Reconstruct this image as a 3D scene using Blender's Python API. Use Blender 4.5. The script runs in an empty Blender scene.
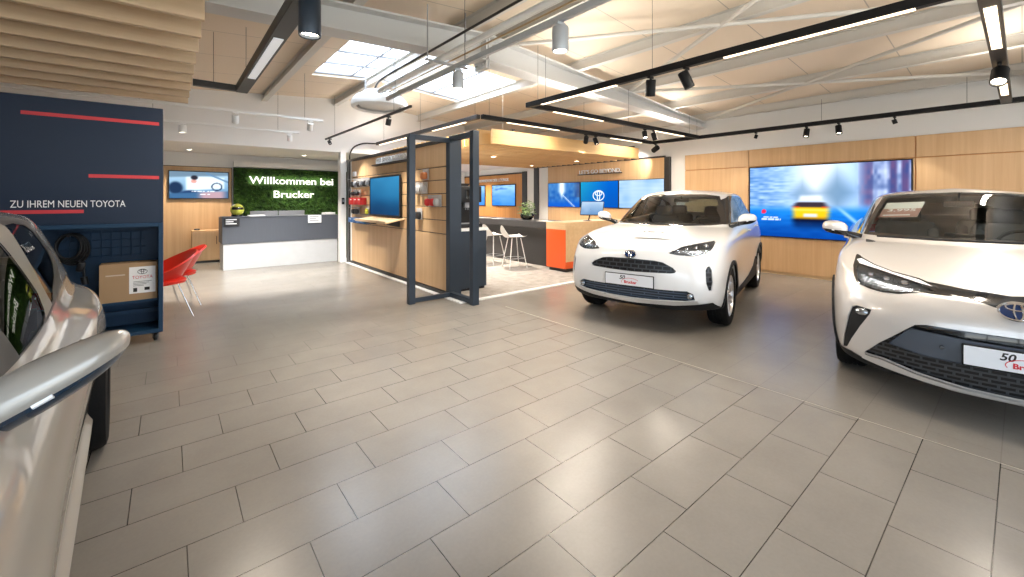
import bpy, bmesh, math, random
from mathutils import Vector, Matrix
from mathutils.geometry import tessellate_polygon
random.seed(7)
D = bpy.data
SC = bpy.context.scene
COL = SC.collection
PI = math.pi
TH = 0.88418            # angle between the view axis and the room's long axis
FPX, HORIZON, EYE = 418.8, 199.8, 1.43

# ------------------------------------------------------------------ materials
def new_mat(name):
    m = D.materials.new(name); m.use_nodes = True
    nt = m.node_tree; nt.nodes.clear()
    out = nt.nodes.new('ShaderNodeOutputMaterial')
    return m, nt, out

def N(nt, typ, **kw):
    n = nt.nodes.new(typ)
    for k, v in kw.items():
        if k.startswith('i_'):
            key = k[2:]
            key = int(key) if key.isdigit() else key.replace('_', ' ')
            n.inputs[key].default_value = v
        else:
            setattr(n, k, v)
    return n

def principled(name, col, rough=0.5, metal=0.0, coat=0.0, bump=0.0, bscale=60.0, var=0.0, vscale=4.0, emit=None, estr=0.0, spec=0.5, coat_rough=0.03, stretch=(1, 1, 1)):
    m, nt, out = new_mat(name)
    p = N(nt, 'ShaderNodeBsdfPrincipled')
    p.inputs['Base Color'].default_value = (*col, 1)
    p.inputs['Roughness'].default_value = rough
    p.inputs['Metallic'].default_value = metal
    p.inputs['Coat Weight'].default_value = coat
    p.inputs['Coat Roughness'].default_value = coat_rough
    p.inputs['Specular IOR Level'].default_value = spec
    if emit:
        p.inputs['Emission Color'].default_value = (*emit, 1)
        p.inputs['Emission Strength'].default_value = estr
    tc = N(nt, 'ShaderNodeTexCoord')
    mp = N(nt, 'ShaderNodeMapping'); mp.inputs['Scale'].default_value = stretch
    nt.links.new(tc.outputs['Object'], mp.inputs['Vector'])
    if var > 0:
        no = N(nt, 'ShaderNodeTexNoise', i_Scale=vscale, i_Detail=4.0)
        nt.links.new(mp.outputs['Vector'], no.inputs['Vector'])
        mx = N(nt, 'ShaderNodeMix', data_type='RGBA')
        lo = tuple(max(0, c * (1 - var)) for c in col); hi = tuple(min(1, c * (1 + var)) for c in col)
        mx.inputs['A'].default_value = (*lo, 1); mx.inputs['B'].default_value = (*hi, 1)
        nt.links.new(no.outputs['Fac'], mx.inputs['Factor'])
        nt.links.new(mx.outputs['Result'], p.inputs['Base Color'])
    if bump > 0:
        nb = N(nt, 'ShaderNodeTexNoise', i_Scale=bscale, i_Detail=3.0)
        nt.links.new(mp.outputs['Vector'], nb.inputs['Vector'])
        b = N(nt, 'ShaderNodeBump', i_Strength=bump, i_Distance=0.01)
        nt.links.new(nb.outputs['Fac'], b.inputs['Height'])
        nt.links.new(b.outputs['Normal'], p.inputs['Normal'])
    nt.links.new(p.outputs['BSDF'], out.inputs['Surface'])
    return m

def wood(name, light, dark, grain='z', rough=0.45, scale=1.0):
    m, nt, out = new_mat(name)
    p = N(nt, 'ShaderNodeBsdfPrincipled', i_Roughness=rough)
    geo = N(nt, 'ShaderNodeNewGeometry')
    mp = N(nt, 'ShaderNodeMapping')
    s = {'x': (0.5, 14, 14), 'y': (14, 0.5, 14), 'z': (14, 14, 0.5)}[grain]
    mp.inputs['Scale'].default_value = tuple(a * scale for a in s)
    nt.links.new(geo.outputs['Position'], mp.inputs['Vector'])
    n1 = N(nt, 'ShaderNodeTexNoise', i_Scale=1.0, i_Detail=5.0, i_Roughness=0.6, i_Distortion=0.6)
    nt.links.new(mp.outputs['Vector'], n1.inputs['Vector'])
    mp2 = N(nt, 'ShaderNodeMapping'); mp2.inputs['Scale'].default_value = tuple(a * scale * 0.16 for a in s)
    nt.links.new(geo.outputs['Position'], mp2.inputs['Vector'])
    n2 = N(nt, 'ShaderNodeTexNoise', i_Scale=1.0, i_Detail=2.0)
    nt.links.new(mp2.outputs['Vector'], n2.inputs['Vector'])
    ad = N(nt, 'ShaderNodeMath', operation='MULTIPLY_ADD'); ad.inputs[1].default_value = 0.65
    hl = N(nt, 'ShaderNodeMath', operation='MULTIPLY'); hl.inputs[1].default_value = 0.35
    nt.links.new(n2.outputs['Fac'], hl.inputs[0])
    nt.links.new(n1.outputs['Fac'], ad.inputs[0]); nt.links.new(hl.outputs[0], ad.inputs[2])
    cr = N(nt, 'ShaderNodeValToRGB')
    cr.color_ramp.elements[0].position = 0.33; cr.color_ramp.elements[0].color = (*dark, 1)
    cr.color_ramp.elements[1].position = 0.66; cr.color_ramp.elements[1].color = (*light, 1)
    nt.links.new(ad.outputs[0], cr.inputs['Fac'])
    nt.links.new(cr.outputs['Color'], p.inputs['Base Color'])
    nt.links.new(p.outputs['BSDF'], out.inputs['Surface'])
    return m

def emission(name, col, strength):
    m, nt, out = new_mat(name)
    e = N(nt, 'ShaderNodeEmission', i_Strength=strength); e.inputs['Color'].default_value = (*col, 1)
    nt.links.new(e.outputs[0], out.inputs['Surface'])
    return m

def glass(name, tint=(0.85, 0.9, 0.9), ior=1.45, rough=0.0):
    m, nt, out = new_mat(name)
    f = N(nt, 'ShaderNodeFresnel', i_IOR=ior)
    t = N(nt, 'ShaderNodeBsdfTransparent'); t.inputs['Color'].default_value = (*tint, 1)
    g = N(nt, 'ShaderNodeBsdfGlossy', i_Roughness=rough)
    mx = N(nt, 'ShaderNodeMixShader')
    nt.links.new(f.outputs[0], mx.inputs[0]); nt.links.new(t.outputs[0], mx.inputs[1]); nt.links.new(g.outputs[0], mx.inputs[2])
    nt.links.new(mx.outputs[0], out.inputs['Surface'])
    return m

def screen_mat(name, strength=1.0):
    """A lit display: emission from the picture stored on its pixels, under a glossy face."""
    m, nt, out = new_mat(name)
    a = N(nt, 'ShaderNodeVertexColor', layer_name='picture')
    e = N(nt, 'ShaderNodeEmission', i_Strength=strength)
    nt.links.new(a.outputs['Color'], e.inputs['Color'])
    g = N(nt, 'ShaderNodeBsdfGlossy', i_Roughness=0.3)
    f = N(nt, 'ShaderNodeFresnel', i_IOR=1.08)
    mx = N(nt, 'ShaderNodeMixShader')
    nt.links.new(f.outputs[0], mx.inputs[0]); nt.links.new(e.outputs[0], mx.inputs[1]); nt.links.new(g.outputs[0], mx.inputs[2])
    nt.links.new(mx.outputs[0], out.inputs['Surface'])
    return m

def mesh_mat(name, base, line, su, sv, axis='yz', rough=0.4, mortar=0.16, offset=0.5):
    """Dark grille: a staggered mesh of lighter ribs over black, laid out on the part itself."""
    m, nt, out = new_mat(name)
    p = N(nt, 'ShaderNodeBsdfPrincipled', i_Roughness=rough)
    tc = N(nt, 'ShaderNodeTexCoord')
    sp = N(nt, 'ShaderNodeSeparateXYZ'); nt.links.new(tc.outputs['Object'], sp.inputs[0])
    cb = N(nt, 'ShaderNodeCombineXYZ')
    nt.links.new(sp.outputs['XYZ'.index(axis[0].upper())], cb.inputs[0])
    nt.links.new(sp.outputs['XYZ'.index(axis[1].upper())], cb.inputs[1])
    b = N(nt, 'ShaderNodeTexBrick', offset=offset)
    b.inputs['Color1'].default_value = (*base, 1); b.inputs['Color2'].default_value = (*base, 1); b.inputs['Mortar'].default_value = (*line, 1)
    b.inputs['Scale'].default_value = 1.0; b.inputs['Mortar Size'].default_value = mortar * min(su, sv) ; b.inputs['Mortar Smooth'].default_value = 0.2
    b.inputs['Brick Width'].default_value = su; b.inputs['Row Height'].default_value = sv
    nt.links.new(cb.outputs[0], b.inputs['Vector'])
    nt.links.new(b.outputs['Color'], p.inputs['Base Color'])
    bp = N(nt, 'ShaderNodeBump', i_Strength=0.6, i_Distance=0.008)
    nt.links.new(b.outputs['Fac'], bp.inputs['Height']); nt.links.new(bp.outputs['Normal'], p.inputs['Normal'])
    nt.links.new(p.outputs['BSDF'], out.inputs['Surface'])
    return m

# ------------------------------------------------------------------ mesh building
class MB:
    def __init__(s): s.bm = bmesh.new()
    def _xf(s, vs, rot, loc):
        M = Matrix.Translation(loc)
        if rot: M = M @ (Matrix.Rotation(rot[2], 4, 'Z') @ Matrix.Rotation(rot[1], 4, 'Y') @ Matrix.Rotation(rot[0], 4, 'X'))
        for v in vs: v.co = M @ v.co
    def box(s, x0, x1, y0, y1, z0, z1, bevel=0.0, seg=2, mi=0):
        r = bmesh.ops.create_cube(s.bm, size=1.0)
        vs = r['verts']
        for v in vs:
            v.co = Vector(((x0 + x1) / 2 + v.co.x * (x1 - x0), (y0 + y1) / 2 + v.co.y * (y1 - y0), (z0 + z1) / 2 + v.co.z * (z1 - z0)))
        fs = {f for v in vs for f in v.link_faces}
        for f in fs: f.material_index = mi
        if bevel > 0:
            es = list({e for v in vs for e in v.link_edges})
            b = min(bevel, 0.45 * min(abs(x1 - x0), abs(y1 - y0), abs(z1 - z0)))
            bmesh.ops.bevel(s.bm, geom=es, offset=b, segments=seg, profile=0.5, affect='EDGES', material=-1)
        return s
    def cbox(s, loc, size, rot=None, bevel=0.0, seg=2, mi=0):
        t = MB(); t.box(-size[0] / 2, size[0] / 2, -size[1] / 2, size[1] / 2, -size[2] / 2, size[2] / 2, bevel, seg, mi)
        s.add(t, loc, rot); return s
    def add(s, other, loc=(0, 0, 0), rot=None):
        me = D.meshes.new('tmp'); other._xf(other.bm.verts, rot, Vector(loc)); other.bm.to_mesh(me); other.bm.free()
        s.bm.from_mesh(me); D.meshes.remove(me); return s
    def cyl(s, p0, p1, r0, r1=None, n=20, caps=True, mi=0):
        p0, p1 = Vector(p0), Vector(p1); d = p1 - p0; L = d.length
        r = bmesh.ops.create_cone(s.bm, cap_ends=caps, segments=n, radius1=r0, radius2=r0 if r1 is None else r1, depth=L)
        q = Vector((0, 0, 1)).rotation_difference(d.normalized()).to_matrix().to_4x4()
        M = Matrix.Translation((p0 + p1) / 2) @ q
        for v in r['verts']: v.co = M @ v.co
        for f in {f for v in r['verts'] for f in v.link_faces}: f.material_index = mi
        return s
    def tube(s, pts, r, n=10, closed=False, mi=0):
        pts = [Vector(p) for p in pts]; m = len(pts); rings = []
        rr = r if isinstance(r, (list, tuple)) else [r] * m
        up = None
        for i, p in enumerate(pts):
            a = pts[(i - 1) % m] if (closed or i > 0) else p
            b = pts[(i + 1) % m] if (closed or i < m - 1) else p
            t = (b - a).normalized()
            if up is None:
                up = t.orthogonal().normalized()
            else:
                up = (up - t * up.dot(t))
                up = up.normalized() if up.length > 1e-6 else t.orthogonal().normalized()
            w = t.cross(up)
            rings.append([s.bm.verts.new(p + (up * math.cos(2 * PI * k / n) + w * math.sin(2 * PI * k / n)) * rr[i]) for k in range(n)])
        fs = []
        for i in range(m if closed else m - 1):
            A, B = rings[i], rings[(i + 1) % m]
            if closed and i == m - 1:
                off = min(range(n), key=lambda o: (A[0].co - B[o].co).length)
                B = B[off:] + B[:off]
            for k in range(n): fs.append(s.bm.faces.new((A[k], A[(k + 1) % n], B[(k + 1) % n], B[k])))
        if not closed:
            fs.append(s.bm.faces.new(list(reversed(rings[0])))); fs.append(s.bm.faces.new(rings[-1]))
        for f in fs: f.material_index = mi
        return s
    def lathe(s, prof, axis='z', loc=(0, 0, 0), n=32, mi=0):
        """prof: (radius, height) pairs; a radius of 0 closes the surface."""
        rings = []
        def P(r, h, a):
            c, q = r * math.cos(a), r * math.sin(a)
            v = {'z': (c, q, h), 'y': (c, h, -q), 'x': (h, c, q)}[axis]
            return Vector(v) + Vector(loc)
        for r, h in prof:
            if r < 1e-6: rings.append([s.bm.verts.new(P(0, h, 0))])
            else: rings.append([s.bm.verts.new(P(r, h, 2 * PI * k / n)) for k in range(n)])
        for A, B in zip(rings, rings[1:]):
            for k in range(n):
                k2 = (k + 1) % n
                q = [A[k % len(A)], A[k2 % len(A)], B[k2 % len(B)], B[k % len(B)]]
                u = []
                for v in q:
                    if v not in u: u.append(v)
                if len(u) > 2:
                    f = s.bm.faces.new(u); f.material_index = mi
        return s
    def prism(s, poly, axis, a0, a1, mi=0):
        """poly in the two other axes (x,y order), extruded along axis from a0 to a1."""
        def P(p, h): return {'x': (h, p[0], p[1]), 'y': (p[0], h, p[1]), 'z': (p[0], p[1], h)}[axis]
        A = [s.bm.verts.new(P(p, a0)) for p in poly]; B = [s.bm.verts.new(P(p, a1)) for p in poly]
        fs = [s.bm.faces.new(A), s.bm.faces.new(list(reversed(B)))]
        n = len(poly)
        for i in range(n): fs.append(s.bm.faces.new((A[i], B[i], B[(i + 1) % n], A[(i + 1) % n])))
        for f in fs: f.material_index = mi
        return s
    def sphere(s, c, r, u=20, v=12, scale=(1, 1, 1), mi=0):
        q = bmesh.ops.create_uvsphere(s.bm, u_segments=u, v_segments=v, radius=r)
        for x in q['verts']: x.co = Vector(c) + Vector((x.co.x * scale[0], x.co.y * scale[1], x.co.z * scale[2]))
        for f in {f for x in q['verts'] for f in x.link_faces}: f.material_index = mi
        return s
    def poly(s, pts, mi=0):
        f = s.bm.faces.new([s.bm.verts.new(p) for p in pts]); f.material_index = mi; return s
    def grid(s, fn, nu, nv, mi=0, close_u=False):
        V = [[s.bm.verts.new(fn(i / nu, j / nv)) for j in range(nv + 1)] for i in range(nu + (0 if close_u else 1))]
        for i in range(nu):
            for j in range(nv):
                i2 = (i + 1) % len(V)
                f = s.bm.faces.new((V[i][j], V[i2][j], V[i2][j + 1], V[i][j + 1])); f.material_index = mi
        return s
    def build(s, name, mats, parent=None, smooth=False, angle=40, normals=True, mods=None):
        bmesh.ops.remove_doubles(s.bm, verts=s.bm.verts, dist=1e-6)
        if normals: bmesh.ops.recalc_face_normals(s.bm, faces=s.bm.faces)
        me = D.meshes.new(name); s.bm.to_mesh(me); s.bm.free()
        return link(name, me, mats, parent, smooth, angle)

def link(name, me, mats, parent=None, smooth=False, angle=40):
    for m in (mats if isinstance(mats, (list, tuple)) else [mats]): me.materials.append(m)
    if smooth:
        me.polygons.foreach_set('use_smooth', [True] * len(me.polygons))
        me.set_sharp_from_angle(angle=math.radians(angle))
    o = D.objects.new(name, me); COL.objects.link(o)
    if parent: o.parent = parent
    return o

def empty(name, loc=(0, 0, 0), rz=0.0):
    o = D.objects.new(name, None); COL.objects.link(o); o.location = loc; o.rotation_euler = (0, 0, rz)
    o.empty_display_size = 0.1
    return o

def tag(o, label=None, cat=None, group=None, kind=None):
    if label: o['label'] = label
    if cat: o['category'] = cat
    if group: o['group'] = group
    if kind: o['kind'] = kind
    return o

def thing(name, label, cat, loc=(0, 0, 0), rz=0.0, group=None):
    return tag(empty(name, loc, rz), label, cat, group)

def structure(o, label=None, cat=None):
    o['kind'] = 'structure'
    if label: o['label'] = label
    if cat: o['category'] = cat
    return o

def copy_tree(o, loc=None, rz=None, label=None, group=None, parent=None):
    c = o.copy(); COL.objects.link(c)
    if parent: c.parent = parent
    if loc is not None: c.location = loc
    if rz is not None: c.rotation_euler = (0, 0, rz)
    if label: c['label'] = label
    if group: c['group'] = group
    for ch in list(o.children): copy_tree(ch, parent=c)
    return c

def text_mesh(s, size, bold=0.0, depth=0.0, align='LEFT', shear=0.0, sx=1.0):
    """Lettering as mesh in the local XY plane, baseline at y = 0."""
    cu = D.curves.new('t', 'FONT'); cu.body = s; cu.size = size; cu.offset = bold; cu.extrude = depth; cu.align_x = align; cu.shear = shear
    cu.resolution_u = 3
    o = D.objects.new('t', cu); COL.objects.link(o)
    bpy.context.view_layer.update()
    dg = bpy.context.evaluated_depsgraph_get()
    me = D.meshes.new_from_object(o.evaluated_get(dg))
    D.objects.remove(o); D.curves.remove(cu)
    if sx != 1.0:
        for v in me.vertices: v.co.x *= sx
    return me

def text_obj(name, s, mat, M, size, parent=None, width=None, **kw):
    me = text_mesh(s, size, **kw)
    if width:
        xs = [v.co.x for v in me.vertices]; k = width / (max(xs) - min(xs))
        for v in me.vertices: v.co.x *= k
    me.transform(M)
    me.materials.clear()
    return link(name, me, mat, parent)

def frame_on(origin, right, up):
    """Matrix that takes the XY plane to a plane at origin spanned by right and up."""
    r, u = Vector(right).normalized(), Vector(up).normalized(); n = r.cross(u)
    M = Matrix((r, u, n)).transposed().to_4x4(); M.translation = Vector(origin)
    return M

def evaluated(o):
    bpy.context.view_layer.update()
    dg = bpy.context.evaluated_depsgraph_get()
    return D.meshes.new_from_object(o.evaluated_get(dg))
# ------------------------------------------------------------------ cars
def subdivided(cage_verts, cage_faces, levels=3, crease=None):
    me = D.meshes.new('cage'); me.from_pydata(cage_verts, [], cage_faces); me.update()
    if crease:
        at = me.attributes.new('crease_edge', 'FLOAT', 'EDGE')
        for e in me.edges:
            at.data[e.index].value = crease.get(tuple(sorted(e.vertices)), 0.0)
    o = D.objects.new('cage', me); COL.objects.link(o)
    md = o.modifiers.new('s', 'SUBSURF'); md.levels = levels; md.render_levels = levels
    out = evaluated(o); D.objects.remove(o); D.meshes.remove(me)
    return out

def shell_mesh(rows, levels=3, belly=0.17, creases=()):
    """rows: rings of points for the left half, bottom to top, each from the nose centre round the flank to the
    tail centre. Mirrored into one closed skin and smoothed."""
    nc = len(rows[0])
    xm = sum(p[0] for p in rows[0]) / nc
    under = [(xm + (p[0] - xm) * 0.75, 0.0, belly) for p in rows[0]]
    R = [under] + rows
    V, idx = [], {}
    def vid(p):
        k = (round(p[0], 5), round(p[1], 5), round(p[2], 5))
        if k not in idx: idx[k] = len(V); V.append(k)
        return idx[k]
    F = []
    for s in (1, -1):
        for a in range(len(R) - 1):
            for c in range(nc - 1):
                q = [(R[a][c]), (R[a][c + 1]), (R[a + 1][c + 1]), (R[a + 1][c])]
                ids = [vid((p[0], p[1] * s, p[2])) for p in q]
                u = []
                for i in ids:
                    if i not in u: u.append(i)
                if len(u) > 2: F.append(u if s == 1 else list(reversed(u)))
    cr = {}
    for (row, c0, c1, val) in creases:                      # along a ring, columns c0..c1
        for s in (1, -1):
            for c in range(c0, c1):
                p, q = rows[row][c], rows[row][c + 1]
                cr[tuple(sorted((vid((p[0], p[1] * s, p[2])), vid((q[0], q[1] * s, q[2])))))] = val
    me = subdivided(V, F, levels, cr)
    bm = bmesh.new(); bm.from_mesh(me); bmesh.ops.recalc_face_normals(bm, faces=bm.faces); bm.to_mesh(me); bm.free()
    return me

def wheel_wells(me, centres, radius, y_in=0.52, y_out=1.2, seg=56):
    """Carve the wheel housings out of the skin; the housing walls get material slot 1."""
    body = D.objects.new('b', me); COL.objects.link(body)
    for m in (None, None): me.materials.append(m)
    kill = []
    for (x, z) in centres:
        for s in (1, -1):
            mb = MB(); mb.cyl((x, s * y_in, z), (x, s * y_out, z), radius, n=seg, mi=1)
            bmesh.ops.recalc_face_normals(mb.bm, faces=mb.bm.faces)
            cm = D.meshes.new('c'); mb.bm.to_mesh(cm); mb.bm.free()
            for m in (None, None): cm.materials.append(m)
            co = D.objects.new('c', cm); COL.objects.link(co); kill.append(co)
            md = body.modifiers.new('b', 'BOOLEAN'); md.operation = 'DIFFERENCE'; md.object = co; md.solver = 'EXACT'; md.material_mode = 'INDEX'
    out = evaluated(body)
    D.objects.remove(body)
    for c in kill: D.objects.remove(c)
    return out

VIEWS = {'side': (0, 2), 'front': (1, 2), 'top': (0, 1)}

def inside(pt, poly):
    x, y = pt; c = False; n = len(poly)
    for i in range(n):
        (x1, y1), (x2, y2) = poly[i], poly[(i + 1) % n]
        if (y1 > y) != (y2 > y) and x < (x2 - x1) * (y - y1) / (y2 - y1) + x1: c = not c
    return c

def smooth_poly(pts, k=4, closed=True):
    """Round an outline through its corner points (Catmull-Rom)."""
    out = []; n = len(pts)
    for i in range(n if closed else n - 1):
        g = (lambda j: pts[j % n]) if closed else (lambda j: pts[min(max(j, 0), n - 1)])
        p0, p1, p2, p3 = g(i - 1), g(i), g(i + 1), g(i + 2)
        for t in range(k):
            t /= k
            out.append(tuple(0.5 * (2 * p1[d] + (p2[d] - p0[d]) * t + (2 * p0[d] - 5 * p1[d] + 4 * p2[d] - p3[d]) * t * t + (3 * p1[d] - p0[d] - 3 * p2[d] + p3[d]) * t ** 3) for d in range(len(p1))))
    if not closed: out.append(tuple(pts[-1]))
    return out

def strip_poly(pts, w):
    """A band of width w along an open line, as a list of quads."""
    L = []
    for (a, b) in zip(pts, pts[1:]):
        dx, dy = b[0] - a[0], b[1] - a[1]; l = math.hypot(dx, dy); 
        if l < 1e-6: continue
        nx, ny = -dy / l * w / 2, dx / l * w / 2; ex, ey = dx / l * w * 0.25, dy / l * w * 0.25
        L.append([(a[0] - ex + nx, a[1] - ey + ny), (b[0] + ex + nx, b[1] + ey + ny), (b[0] + ex - nx, b[1] + ey - ny), (a[0] - ex - nx, a[1] - ey - ny)])
    return L

class Skin:
    """A car skin whose outlines (panes, lamps, grilles, panel gaps) are cut into the surface itself."""
    def __init__(s, me):
        s.bm = bmesh.new(); s.bm.from_mesh(me)
        s.lay = s.bm.faces.layers.int.new('patch'); s.bm.normal_update()
        s.names = ['body']
    def cut(s, name, view, poly, test):
        """test(centre, normal) picks the faces the outline may fall on."""
        a, b = VIEWS[view]; lay = s.lay
        if name in s.names: pid = s.names.index(name)
        else: s.names.append(name); pid = len(s.names) - 1
        x0, x1 = min(p[0] for p in poly), max(p[0] for p in poly); y0, y1 = min(p[1] for p in poly), max(p[1] for p in poly)
        cand = []
        for f in s.bm.faces:
            us = [v.co[a] for v in f.verts]; vs = [v.co[b] for v in f.verts]
            if max(us) < x0 or min(us) > x1 or max(vs) < y0 or min(vs) > y1: continue
            if test(f.calc_center_median(), f.normal): cand.append(f)
        n = len(poly)
        for i in range(n):
            p, q = poly[i], poly[(i + 1) % n]
            dx, dy = q[0] - p[0], q[1] - p[1]
            if math.hypot(dx, dy) < 1e-7: continue
            ax0, ax1 = min(p[0], q[0]) - 1e-5, max(p[0], q[0]) + 1e-5; ay0, ay1 = min(p[1], q[1]) - 1e-5, max(p[1], q[1]) + 1e-5
            near, far = [], []
            for f in cand:
                us = [v.co[a] for v in f.verts]; vs = [v.co[b] for v in f.verts]
                (far if (max(us) < ax0 or min(us) > ax1 or max(vs) < ay0 or min(vs) > ay1) else near).append(f)
            if not near: continue
            co = Vector((0, 0, 0)); co[a], co[b] = p; no = Vector((0, 0, 0)); no[a], no[b] = -dy, dx
            geom = list({v for f in near for v in f.verts}) + list({e for f in near for e in f.edges}) + near
            r = bmesh.ops.bisect_plane(s.bm, geom=geom, dist=1e-6, plane_co=co, plane_no=no.normalized())
            new = [g for g in r['geom'] if isinstance(g, bmesh.types.BMFace)]
            cand = [f for f in set(far) | set(new) | set(near) if f.is_valid]
        for f in cand:
            c = f.calc_center_median()
            if inside((c[a], c[b]), poly): f[lay] = pid
        return s
    def split(s):
        """name -> (faces as coordinate lists, vertex normals) for each cut outline, and the rest under 'body'."""
        s.bm.normal_update()
        groups = {}
        for f in s.bm.faces: groups.setdefault(s.names[f[s.lay]], []).append(f)
        return groups

def patch_mesh(faces, offset=0.0, depth=0.0, direction=None, keep=True, rim=True, mat_rim=0):
    """A piece of the skin as a mesh of its own: shifted along its normals by offset, or sunk by depth along
    direction with walls round its border."""
    bm = bmesh.new(); vm = {}
    for f in faces:
        vs = []
        for v in f.verts:
            if v not in vm: vm[v] = bm.verts.new(v.co + v.normal * offset)
            vs.append(vm[v])
        try: nf = bm.faces.new(vs)
        except ValueError: continue
        nf.material_index = f.material_index
    bm.normal_update()
    if depth and direction is not None:
        d = Vector(direction).normalized() * depth
        border = [e for e in bm.edges if len(e.link_faces) == 1]
        if rim:
            top = {}
            for e in border:
                for v in e.verts:
                    if v not in top: top[v] = bm.verts.new(v.co.copy())
            es = [(e.verts[0], e.verts[1]) for e in border]
            core = [v for v in bm.verts if v not in top.values()]
            for v in core: v.co += d
            for a, b in es:
                f = bm.faces.new((a, b, top[b], top[a])); f.material_index = mat_rim
        else:
            for v in bm.verts: v.co += d
        bmesh.ops.recalc_face_normals(bm, faces=bm.faces)
    me = D.meshes.new('p'); bm.to_mesh(me); bm.free()
    return me

def border_loops(faces):
    fs = set(faces); nxt = {}
    for f in fs:
        for l in f.loops:
            if not any(g in fs for g in l.edge.link_faces if g is not f): nxt.setdefault(l.vert, []).append(l.link_loop_next.vert)
    loops = []
    while nxt:
        st = next(iter(nxt)); cur = st; lp = []
        while cur in nxt:
            lp.append(cur); q = nxt[cur].pop()
            if not nxt[cur]: del nxt[cur]
            cur = q
            if cur is st: break
        if len(lp) > 4: loops.append(lp)
    return loops

def border_tube(faces, r, lift=0.0, n=6, min_len=0.2, every=0.012):
    mb = MB()
    for lp in border_loops(faces):
        pts = []
        for v in lp:
            p = v.co + v.normal * lift
            if not pts or (p - pts[-1]).length > every: pts.append(p)
        per = sum((pts[i] - pts[i - 1]).length for i in range(len(pts)))
        if len(pts) > 5 and per > min_len: mb.tube(pts, r, n=n, closed=True)
    return mb
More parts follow.
